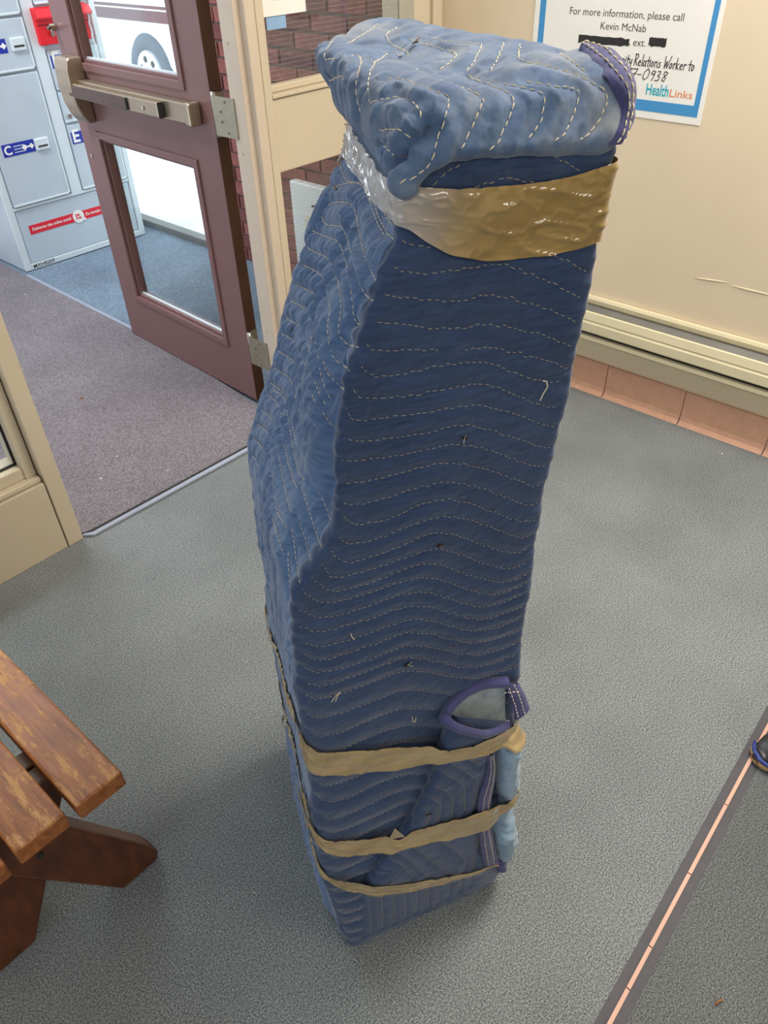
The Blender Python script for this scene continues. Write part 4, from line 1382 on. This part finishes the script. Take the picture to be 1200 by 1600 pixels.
# ---- folded pad on top -----------------------------------------------------------
def cage_solid(C, n, r):
    """rounded block in a cage of 8 corners C[i][j][k] (u, b, z); n cells, r rounding in cage metres"""
    C = np.array(C, float)
    size = [np.linalg.norm(C[1] - C[0], axis=-1).mean(), np.linalg.norm(C[:, 1] - C[:, 0], axis=-1).mean(), np.linalg.norm(C[:, :, 1] - C[:, :, 0], axis=-1).mean()]
    V, F = [], []
    off = 0
    for ax in range(3):
        a1, a2 = (ax + 1) % 3, (ax + 2) % 3
        for s in (0, 1):
            A, B_ = np.meshgrid(np.linspace(0, 1, n[a1] + 1), np.linspace(0, 1, n[a2] + 1), indexing='ij')
            P = np.zeros(A.shape + (3,)); P[..., ax] = s; P[..., a1] = A; P[..., a2] = B_
            V.append(P.reshape(-1, 3))
            i = np.arange(n[a1])[:, None]; j = np.arange(n[a2])[None]
            q = i * (n[a2] + 1) + j + off
            f = np.stack([q, q + n[a2] + 1, q + n[a2] + 2, q + 1], -1).reshape(-1, 4)
            F.append(f if s else f[:, ::-1]); off += len(V[-1])
    V = np.concatenate(V); F = np.concatenate(F)
    key = np.round(V * 1e5).astype(np.int64)
    _, idx, inv = np.unique(key, axis=0, return_index=True, return_inverse=True)
    inv = inv.ravel(); V = V[idx]; F = inv[F]
    S = np.array(size); m = V * S
    r = np.minimum(r, S / 2 * .999)
    inner = np.clip(m, r, S - r); d = (m - inner) / r
    L = np.linalg.norm(d, axis=1, keepdims=True); L[L < 1e-9] = 1
    q = (inner + r * d / L) / S
    x, y, z = q[:, 0:1], q[:, 1:2], q[:, 2:3]
    W = 0
    for i in (0, 1):
        for j in (0, 1):
            for k in (0, 1):
                W = W + (x if i else 1 - x) * (y if j else 1 - y) * (z if k else 1 - z) * C[i, j, k]
    return W, F, q


def vert_normals(V, F):
    n = np.cross(V[F[:, 2]] - V[F[:, 0]], V[F[:, 3]] - V[F[:, 1]])
    N = np.zeros_like(V)
    for k in range(4): np.add.at(N, F[:, k], n)
    return N / (np.linalg.norm(N, axis=1, keepdims=True) + 1e-12)


pc = lambda px, b: pb_at(px, b)
CG = [[[pc((614, 266), -.022), pc((636, 160), -.006)], [pc((538, 184), .30), pc((486, 74), .37)]],
      [[pc((976, 244), -.020), pc((990, 84), .026)], [pc((700, 80), .52), pc((585, 30), .55)]]]
PV, PF, PQ = cage_solid(CG, (120, 150, 30), np.array([.028, .026, .024]))
PN = vert_normals(PV, PF)
# the left end is drawn down and in, the top sags a little
x, y, zq = PQ[:, 0], PQ[:, 1], PQ[:, 2]
PV = PV + PN * (.004 * lattice_noise(PV, 14, 61) + .003 * lattice_noise(PV, 34, 63))[:, None]
PV = PV + dZ * (-.010 * np.exp(-((x - .42) / .16) ** 2 - ((y - .35) / .5) ** 2) * zq)[:, None]
PV = PV - dZ * (.030 * np.exp(-((x - .045) / .10) ** 2 - ((y - .02) / .09) ** 2) * (1 - zq) ** .5)[:, None]
PN = vert_normals(PV, PF)
PAD_BVH = bvh_of(PV, PF)
cr = [r for r in cast(PAD_BVH, [(606, 268), (622, 250), (640, 232), (656, 220), (666, 212), (672, 200)], 1.5, .05)]
if cr:
    cp = resample(max(cr, key=len), .002); dd = np.sqrt(((PV[:, None, :] - cp[None]) ** 2).sum(2).min(1))
    PV = PV - PN * (.010 * np.exp(-(dd / .0055) ** 2) - .004 * np.exp(-((dd - .014) / .008) ** 2))[:, None]
    PN = vert_normals(PV, PF); PAD_BVH = bvh_of(PV, PF)
PADL = crop((480, 20), 2.308, [
 [(182, 35), (150, 65), (110, 90), (75, 120), (60, 170), (75, 172), (130, 158), (195, 155), (190, 200), (178, 260), (178, 300), (200, 380)],
 [(257, 42), (215, 75), (165, 105), (130, 120), (160, 125), (215, 130)],
 [(327, 55), (280, 82), (290, 100), (300, 115), (350, 140), (375, 155), (340, 165)],
 [(75, 250), (130, 220), (145, 280), (155, 310), (170, 370)],
 [(290, 150), (240, 185), (222, 230), (225, 330), (260, 315), (320, 305), (370, 315), (410, 345), (405, 400)],
 [(290, 240), (340, 240), (400, 265), (470, 290), (518, 308), (505, 350), (480, 430), (450, 530), (420, 570), (370, 595), (330, 625)],
 [(400, 210), (480, 245), (560, 275), (635, 305), (620, 350), (590, 420), (565, 480), (540, 505)],
 [(570, 230), (660, 265), (752, 300), (735, 350), (710, 420), (690, 470), (655, 497)],
 [(640, 245), (700, 258), (780, 275), (865, 292), (850, 360), (825, 420), (785, 467)],
 [(772, 105), (755, 175), (850, 190), (950, 220), (1020, 245), (1080, 285), (1085, 310), (1060, 380), (1010, 440), (980, 455)],
 [(713, 103), (690, 160), (665, 215)], [(845, 115), (900, 140), (960, 180), (1010, 225)],
 [(632, 115), (610, 170), (570, 220)], [(450, 92), (490, 105), (550, 110), (632, 115)],
 [(365, 98), (400, 108), (480, 130), (550, 148), (520, 180), (470, 215)],
 [(790, 250), (880, 265), (975, 275), (980, 300), (960, 370), (930, 430), (890, 462)],
 [(260, 425), (310, 415), (355, 432), (380, 450)], [(330, 520), (300, 500), (270, 470)]])
pruns = [r for l in PADL for r in cast(PAD_BVH, l, 2.5, .04)]
PV2 = quilt(PV, PN, pruns, .0050, .012, .0014, gfreq=95)
PVs = quilt(PV, PN, pruns, .0050, .010, .0034, gfreq=110)
wl2 = np.clip((.34 - x) / .2, 0, 1)[:, None]      # the left end is gathered tight
PV = PV2 * (1 - wl2) + PVs * wl2
pad = np_mesh('folded_pad', PV, PF, M_pad, bundle)
pad['label'] = 'folded blanket pad on top, coloured lighter as lit from above'
dashes(pruns, PAD_BVH, 'stitching', pad, .0072, .0018, .00062, .0008)


def ribbon(name, outer, inner, mat, parent, puff=.006, rows=9, n=60, wrinkle=.0012, seed=0):
    """soft bound edge between two 3-D lines"""
    A = resample(np.array(outer), np.linalg.norm(np.diff(outer, axis=0), axis=1).sum() / n)[:n]
    B_ = resample(np.array(inner), np.linalg.norm(np.diff(inner, axis=0), axis=1).sum() / n)[:n]
    k = min(len(A), len(B_)); A, B_ = A[:k], B_[:k]
    A, B_ = smooth_axis(A, 2, 0), smooth_axis(B_, 2, 0)
    t = np.linspace(0, 1, rows)
    G = A[None] * (1 - t[:, None, None]) + B_[None] * t[:, None, None]
    nn = np.cross(np.gradient(G, axis=1), np.gradient(G, axis=0)); nn /= np.linalg.norm(nn, axis=2, keepdims=True) + 1e-12
    if (nn * (EYE - G)).sum() < 0: nn = -nn
    h = puff * np.sqrt(np.clip(1 - (2 * t - 1) ** 2, 0, 1))[:, None] + wrinkle * lattice_noise(G * [1, 1, 1], 90, 71 + seed)
    front = G + nn * h[..., None]; back = G - nn * (.35 * puff * np.sqrt(np.clip(1 - (2 * t - 1) ** 2, 0, 1)))[:, None, None]
    V = np.concatenate([front.reshape(-1, 3), back.reshape(-1, 3)])
    f = grid_faces(rows, k, False)
    F = np.concatenate([f, f[:, ::-1] + rows * k])
    return np_mesh(name, V, F, mat, parent), G, nn, h


ip = [(902, 81), (922, 98), (945, 122), (961, 145), (968, 172), (961, 204), (942, 228)]
op = [(915, 75), (948, 77), (974, 98), (988, 126), (992, 152), (985, 192), (964, 224)]
bs = [.075, .06, .04, .022, .010, .0, -.006]
bind, Gb, nb, hb = ribbon('binding', [pb_at(p, b) for p, b in zip(op, bs)], [(lambda h, p, b: np.array(h) - .005 * ray(p) if h is not None else pb_at(p, b - .012))(PAD_BVH.ray_cast(EV, Vector(ray(p)).normalized())[0], p, b) for p, b in zip(ip, bs)], M_purple, pad, .007, 13, 70, .0022)
bb_bvh = bvh_of(np.array([v.co[:] for v in bind.data.vertices]), np.array([p.vertices[:] for p in bind.data.polygons]))
brun = [(Gb + nb * hb[..., None])[r] for r in (6, 9)]
dashes(brun, bb_bvh, 'stitching', pad, .007, .0012, .0009, .0006, .0002, face=True)

# ---- corner flap with its rolled opening ----------------------------------------
Lp = [(706, 1112), (694, 1145), (684, 1172), (672, 1210), (655, 1245), (632, 1288), (606, 1326), (580, 1358), (568, 1378), (566, 1396), (566, 1430), (561, 1472)]
Rp = [(792, 1122), (792, 1150), (776, 1170), (770, 1200), (764, 1235), (760, 1270), (762, 1300), (768, 1330), (776, 1350), (778, 1360), (772, 1368), (765, 1376)]
NFy, NFx = 110, 90
s_ = np.linspace(0, 1, len(Lp)); sq = np.linspace(0, 1, NFy)
Li = smooth_axis(np.stack([np.interp(sq, s_, [p[k] for p in Lp]) for k in (0, 1)], 1), 2, 0)
Ri = smooth_axis(np.stack([np.interp(sq, s_, [p[k] for p in Rp]) for k in (0, 1)], 1), 2, 0)
thick = np.interp(sq, [0, .1, .3, .75, .84, 1], [.028, .027, .025, .024, .016, .011])
tx = np.linspace(0, 1, NFx)
FG = np.zeros((NFy, NFx, 3))
for i in range(NFy):
    for j in range(NFx):
        p = Li[i] * (1 - tx[j]) + Ri[i] * tx[j]
        prof_ = (1 - abs(2 * tx[j] - 1) ** 5) ** .6
        FG[i, j] = pb_at(p, .004 - (thick[i] + .004) * prof_)
FG[..., 2] = np.maximum(FG[..., 2], .003)
FN = np.cross(np.gradient(FG, axis=1), np.gradient(FG, axis=0)); FN /= np.linalg.norm(FN, axis=2, keepdims=True) + 1e-12
if (FN * (EYE - FG)).sum() < 0: FN = -FN
flap_bvh = bvh_of(FG.reshape(-1, 3), grid_faces(NFy, NFx, False))
FLAPL = crop((470, 1140), 3.4286, [
 [(885, 145), (920, 170), (965, 190)], [(790, 165), (840, 200), (950, 265), (945, 320), (930, 400), (915, 440)],
 [(680, 185), (760, 230), (860, 278), (880, 300), (875, 380), (880, 440)], [(660, 255), (690, 290), (812, 340), (812, 420), (805, 480)],
 [(632, 335), (680, 362), (748, 382), (745, 440), (735, 510)], [(610, 370), (640, 405), (690, 440), (680, 500), (672, 545)],
 [(585, 430), (605, 460), (600, 520), (598, 565)], [(750, 590), (800, 625), (885, 690), (880, 740), (860, 770)],
 [(600, 625), (680, 680), (750, 735), (790, 775)], [(500, 640), (560, 680), (640, 750), (690, 790)], [(440, 650), (470, 690), (540, 720), (600, 790)], [(395, 690), (420, 730), (470, 750)],
 [(370, 730), (400, 765), (450, 775)], [(960, 590), (940, 640), (930, 700), (920, 750)],
 [(358, 890), (372, 980), (378, 1120)], [(432, 888), (438, 980), (432, 1100)], [(498, 880), (502, 960), (495, 1060)], [(552, 870), (560, 950), (555, 1040)],
 [(615, 855), (620, 920), (612, 1005)], [(678, 842), (682, 900), (675, 970)], [(735, 830), (738, 890), (730, 940)], [(795, 815), (792, 860), (785, 900)], [(856, 795), (855, 830), (850, 860)], [(915, 785), (912, 800), (905, 830)],
 [(320, 900), (312, 1000), (302, 1140)]])
fruns = [r for l in FLAPL for r in cast(flap_bvh, l, 2.0, .03)]
FV = quilt(FG.reshape(-1, 3), FN.reshape(-1, 3), fruns, .0045, .010, .0012, gfreq=110)
flap = np_mesh('corner_flap', FV, grid_faces(NFy, NFx, False), M_blanket, bundle)
dashes(fruns, flap_bvh, 'stitching', flap, .0050, .0014, .0005, .0006, face=True, mat=M_thread2)

# opening of the roll: bound lip, wadding inside
far = [((694, 1122), -.016), ((704, 1102), -.010), ((728, 1080), -.006), ((758, 1067), -.006), ((792, 1066), -.012)]
near = [((694, 1122), -.020), ((706, 1134), -.034), ((730, 1143), -.040), ((762, 1148), -.038), ((794, 1132), -.030)]
far3 = np.array([pb_at(p, b) for p, b in far]); near3 = np.array([pb_at(p, b) for p, b in near])
fr_ = chaikin(far3, 3); nr_ = chaikin(near3, 3)
tube('binding_lip', np.concatenate([fr_[::-1], nr_[1:]]), np.interp(np.linspace(0, 1, len(fr_) + len(nr_) - 1), [0, .5, 1], [.0085, .0075, .0055]), M_purple, flap, 10)
k = 40
A = np.array([fr_[int(i)] for i in np.linspace(0, len(fr_) - 1, k)]); B_ = np.array([nr_[int(i)] for i in np.linspace(0, len(nr_) - 1, k)])
t = np.linspace(0, 1, 24)[:, None, None]
dip = np.sin(np.pi * t) ** .8 * (.035 * np.sin(np.linspace(.35, 2.6, k)))[None, :, None]
G = A[None] * (1 - t) + B_[None] * t - np.array([0, 0, 1.0]) * dip + BB * .004
G = G + dZ * (.0035 * lattice_noise(G, 60, 81))[..., None]
lin = np_mesh('wadding', G.reshape(-1, 3), grid_faces(24, k, False), M_wad, flap)
# bound end of the roll standing up at the right
e_out = [pb_at((800, 1064), -.014), pb_at((816, 1078), -.020), pb_at((830, 1110), -.030), pb_at((806, 1126), -.034)]
ends, Ge, ne, hh = ribbon('binding_end', [pb_at((810, 1066), -.012), pb_at((820, 1084), -.020), pb_at((829, 1108), -.030)], [pb_at((786, 1064), -.010), pb_at((797, 1092), -.022), pb_at((807, 1129), -.036)], M_purple, flap, .005, 9, 26, .001, 3)
eb = bvh_of(np.array([v.co[:] for v in ends.data.vertices]), np.array([p.vertices[:] for p in ends.data.polygons]))
dashes([(Ge + ne * hh[..., None])[4], (Ge + ne * hh[..., None])[7]] + [dens([pb_at((787, 1082), -.024), pb_at((812, 1080), -.026)], .002)], eb, 'stitching', ends, .006, .001, .0007, .0006, .0002, face=True)
# turned-back pale lining down the right corner, in two swags
def swag(name, rows, mat, parent, seed):
    """rows: (pixel left, pixel right, depth) from top to bottom -> bulging cloth roll"""
    n, m = 60, 28
    s0 = np.linspace(0, 1, len(rows)); sq_ = np.linspace(0, 1, n)
    get = lambda f: smooth_axis(np.interp(sq_, s0, [f(r) for r in rows]), 1.5, 0)
    lx, ly, rx, ry, db = get(lambda r: r[0][0]), get(lambda r: r[0][1]), get(lambda r: r[1][0]), get(lambda r: r[1][1]), get(lambda r: r[2])
    V = np.zeros((n, m, 3))
    for i in range(n):
        a = pb_at((lx[i], ly[i]), db[i]); b = pb_at((rx[i], ry[i]), db[i] + .012)
        c = (a + b) / 2; h = (b - a) / 2; rr = np.linalg.norm(h)
        for j in range(m):
            an = 2 * math.pi * j / m
            V[i, j] = c + h * math.cos(an) - BB * (rr * 1.15 * math.sin(an))
    nn = np.cross(np.roll(V, -1, 1) - np.roll(V, 1, 1), np.gradient(V, axis=0)); nn /= np.linalg.norm(nn, axis=2, keepdims=True) + 1e-12
    if (nn * (V - V.mean(1, keepdims=True))).sum() < 0: nn = -nn
    V = V + nn * (.0036 * lattice_noise(V, 55, seed) + .0030 * lattice_noise(V, 130, seed + 1) + .0016 * lattice_noise(V, 300, seed + 3) + .004 * lattice_noise(V * [1, 1, .5], 26, seed + 2))[..., None]
    return np_mesh(name, V.reshape(-1, 3), grid_faces(n, m), mat, parent)


swag('lining_swag', [((770, 1135), (803, 1132), .008), ((766, 1150), (803, 1150), .005), ((766, 1175), (803, 1170), .004), ((768, 1200), (802, 1200), .005), ((768, 1230), (796, 1225), .008), ((764, 1250), (787, 1246), .012), ((760, 1262), (778, 1256), .016)], M_lining, flap, 91)
swag('lining_swag', [((770, 1244), (786, 1240), .016), ((762, 1260), (795, 1256), .010), ((760, 1280), (798, 1278), .008), ((760, 1300), (795, 1298), .010), ((762, 1316), (785, 1316), .016), ((766, 1324), (778, 1322), .02)], M_lining, flap, 95)
swag('binding_tail', [((770, 1318), (786, 1310), .008), ((768, 1330), (787, 1326), .006), ((768, 1340), (783, 1338), .006), ((772, 1350), (779, 1346), .010)], M_purple, flap, 99)
r1, Gr, nr2, hr = ribbon('binding_strip', [pb_at(p, b) for p, b in (((768, 1172), -.024), ((773, 1190), -.024), ((773, 1215), -.024), ((768, 1245), -.024), ((764, 1272), -.026), ((768, 1300), -.026), ((776, 1330), -.024), ((780, 1352), -.020))],
       [pb_at(p, b) for p, b in (((760, 1176), -.028), ((762, 1195), -.028), ((757, 1220), -.028), ((748, 1245), -.028), ((746, 1272), -.030), ((748, 1300), -.030), ((752, 1330), -.028), ((756, 1354), -.022))], M_purple, flap, .006, 9, 70, .001, 5)
rb = bvh_of(np.array([v.co[:] for v in r1.data.vertices]), np.array([p.vertices[:] for p in r1.data.polygons]))
dashes([(Gr + nr2 * hr[..., None])[3], (Gr + nr2 * hr[..., None])[6]], rb, 'stitching', flap, .0055, .0012, .0006, .0005, .0002, face=True)

# ---- lower bands of tape, drawn tight over flap, binding and lining
JW = lambda u: int(round(JF0 + (u + .0) / .31 * (JF1 - JF0)))
ov, of_, nn_ = [], [], 0
for ob_ in [flap] + [c for c in flap.children if c.name.split('.')[0] in ('lining_swag', 'binding_strip', 'binding_tail')]:
    v_ = np.array([v.co[:] for v in ob_.data.vertices]); ov.append(v_)
    of_ += [tuple(int(i) + nn_ for i in p.vertices) for p in ob_.data.polygons]; nn_ += len(v_)
Gd = GV[::2, ::2]; ov.append(Gd.reshape(-1, 3)); of_ += [tuple(int(q) + nn_ for q in f) for f in grid_faces(Gd.shape[0], Gd.shape[1]).tolist()]
OVER = BVHTree.FromPolygons([tuple(v) for v in np.concatenate(ov)], of_)
hi1 = edge_table([(475, 1118), (480, 1150), (486, 1170), (500, 1173), (560, 1172), (620, 1166), (690, 1168), (730, 1166), (770, 1150), (799, 1133)], [(JF1 + 40, .66), (NC - 20, .50), (20, .47)], OVER)
lo1 = edge_table([(474, 1165), (480, 1190), (488, 1208), (520, 1209), (600, 1203), (680, 1192), (740, 1184), (780, 1168), (801, 1152)], [(JF1 + 40, .635), (NC - 20, .47), (20, .44)], OVER)
lo1 = smooth_axis(np.where((jj < JF0 - 8) | (jj > JF1 + 30), hi1 - .030, lo1), 2.5, 0, True)
tape('tape_band', lo1, hi1, .004, 14, None, .0008, 3, None, .0016, OVER)
hi2 = edge_table([(470, 1200), (487, 1275), (500, 1310), (530, 1312), (580, 1310), (640, 1298), (700, 1280), (740, 1272), (776, 1254)], [(JF1 + 40, .40), (NC - 20, .30), (20, .25)], OVER)
lo2 = edge_table([(466, 1200), (480, 1272), (508, 1333), (540, 1335), (600, 1330), (680, 1312), (740, 1300), (762, 1290), (778, 1268)], [(JF1 + 40, .375), (NC - 20, .27), (20, .22)], OVER)
lo2 = smooth_axis(np.where((jj < JF0 - 8) | (jj > JF1 + 30), hi2 - .026, lo2), 2.5, 0, True)
tape('tape_band', lo2, hi2, .004, 12, None, .0009, 6, None, .0018, OVER)
hi3 = edge_table([(476, 1262), (492, 1320), (512, 1370), (540, 1376), (580, 1382), (620, 1381), (680, 1372), (746, 1360)], [(JF1 + 10, .14), (NC - 20, .12), (20, .11)], OVER)
lo3 = edge_table([(473, 1268), (488, 1325), (516, 1380), (545, 1393), (590, 1398), (640, 1392), (700, 1376), (746, 1363)], [(JF1 + 10, .132), (NC - 20, .11), (20, .10)], OVER)
lo3 = smooth_axis(np.where((jj < JF0 - 8) | (jj > JF1 + 30), hi3 - .012, lo3), 2.5, 0, True)
tape('tape_band', lo3, hi3, .004, 10, None, .0007, 9, np.arange(0, JF1 - 8), .0022, OVER)
prism('tape_tag', [pb_at((607, 1312), -.026), pb_at((617, 1294), -.030), pb_at((633, 1307), -.026)], -BB, .0006, M_tape, bundle)


# ---- lower skirt of the second blanket along the left flank -------------------------
NSx, NSz = 130, 70
bq = np.linspace(.47, .035, NSx); SG = np.zeros((NSz, NSx, 3))
jcol = np.clip(((1 - bq / .45) * (NL - 1)).astype(int), 0, NL - 1)
top_h = np.interp(bq, [.03, .10, .25, .40, .47], [.05, .10, .15, .185, .17])
for k in range(NSx):
    zz_ = np.linspace(.002, top_h[k], NSz)
    i_f = zz_ / ZT * (NZ - 1); i0 = np.clip(i_f.astype(int), 0, NZ - 2)
    base = G0[i0, jcol[k]].copy(); base[:, 2] = zz_
    tv = np.linspace(0, 1, NSz)
    edge = min(1, (k / 10) if k < 10 else (NSx - 1 - k) / 14 if NSx - 1 - k < 14 else 1)
    p_ = (1 - tv ** 6) ** .5 * np.clip(tv * 12 + .6, 0, 1) * edge ** .5
    ex = max(0, bq[k] - .45)
    SG[:, k] = base - BU * (p_ * .013)[:, None] + BB * ex
nS = -BU + 0 * SG
SV = SG + nS * (.004 * lattice_noise(SG * [1, 1, .6], 45, 101) + .0025 * lattice_noise(SG, 110, 103) + .0012 * lattice_noise(SG, 260, 105))[..., None]
SV[..., 2] = np.maximum(SV[..., 2], .001)
np_mesh('blanket_skirt', SV.reshape(-1, 3), grid_faces(NSz, NSx, False), M_sidecloth_lit, bundle)

# ---- worn holes and loose threads ---------------------------------------------------
def hole(px, r, bvh, parent, seed, ragged=True):
    h = bvh.ray_cast(EV, Vector(ray(px)).normalized())
    if h[0] is None: return
    c, n = np.array(h[0]), np.array(h[1])
    if n @ (EYE - c) < 0: n = -n
    e1 = np.cross(n, dZ); e1 /= np.linalg.norm(e1) + 1e-9; e2 = np.cross(n, e1)
    r_ = np.random.default_rng(seed); k = 14
    V = [c + n * .006]
    for i in range(k):
        a = 2 * math.pi * i / k; rr = r * r_.uniform(.55, 1.25)
        V.append(c + n * .0052 + e1 * rr * math.cos(a) + e2 * rr * .7 * math.sin(a))
    o = mesh_obj('worn_hole', V, [(0, 1 + i, 1 + (i + 1) % k) for i in range(k)], M_hole, parent)
    for q in range(2):
        a = r_.uniform(0, 6.28); d = e1 * math.cos(a) + e2 * math.sin(a)
        tube('frayed_thread', [c + n * .006 + d * r * s + n * .002 * s for s in (0, .5, 1.0, 1.3)], .00035, M_twig if seed % 2 else M_thread, o, 4)


for k, (p, r) in enumerate((((722, 680), .0038), ((684, 848), .004), ((634, 1034), .006), ((463, 517), .005), ((497, 531), .003), ((533, 300), .004), ((439, 932), .004), ((707, 1005), .002))):
    hole(p, r, BODY_BVH, bundle, k)
hole((651, 75), .006, PAD_BVH, pad, 21); hole((626, 98), .003, PAD_BVH, pad, 22)
hole((668, 1268), .005, flap_bvh, flap, 23); hole((608, 1375), .003, flap_bvh, flap, 24)


def loose(pxs, bvh, parent, rad=.0006, lift=.008):
    P = []
    for i, p in enumerate(chaikin(pxs, 2)):
        h = bvh.ray_cast(EV, Vector(ray(p)).normalized())
        if h[0] is not None: P.append(np.array(h[0]) - ray(p) / np.linalg.norm(ray(p)) * lift)
    if len(P) > 2: tube('loose_thread', P, rad, M_thread, parent, 5)


loose([(844, 626), (849, 615), (856, 604), (854, 596), (848, 595)], BODY_BVH, bundle)
loose([(518, 1097), (524, 1088), (533, 1080), (528, 1086), (524, 1096)], BODY_BVH, bundle, .0005)
loose([(644, 1120), (645, 1128), (649, 1128), (650, 1121)], BODY_BVH, bundle, .0005)
loose([(548, 990), (550, 996), (554, 1000)], BODY_BVH, bundle, .0005)
loose([(446, 1112), (452, 1110), (458, 1116)], BODY_BVH, bundle, .0005)
loose([(606, 112), (616, 104), (628, 103), (640, 108), (652, 110), (664, 104), (678, 94), (680, 88)], PAD_BVH, pad, .0012, .005)
loose([(598, 118), (612, 106), (626, 99), (640, 103), (655, 101)], PAD_BVH, pad, .0009, .005)
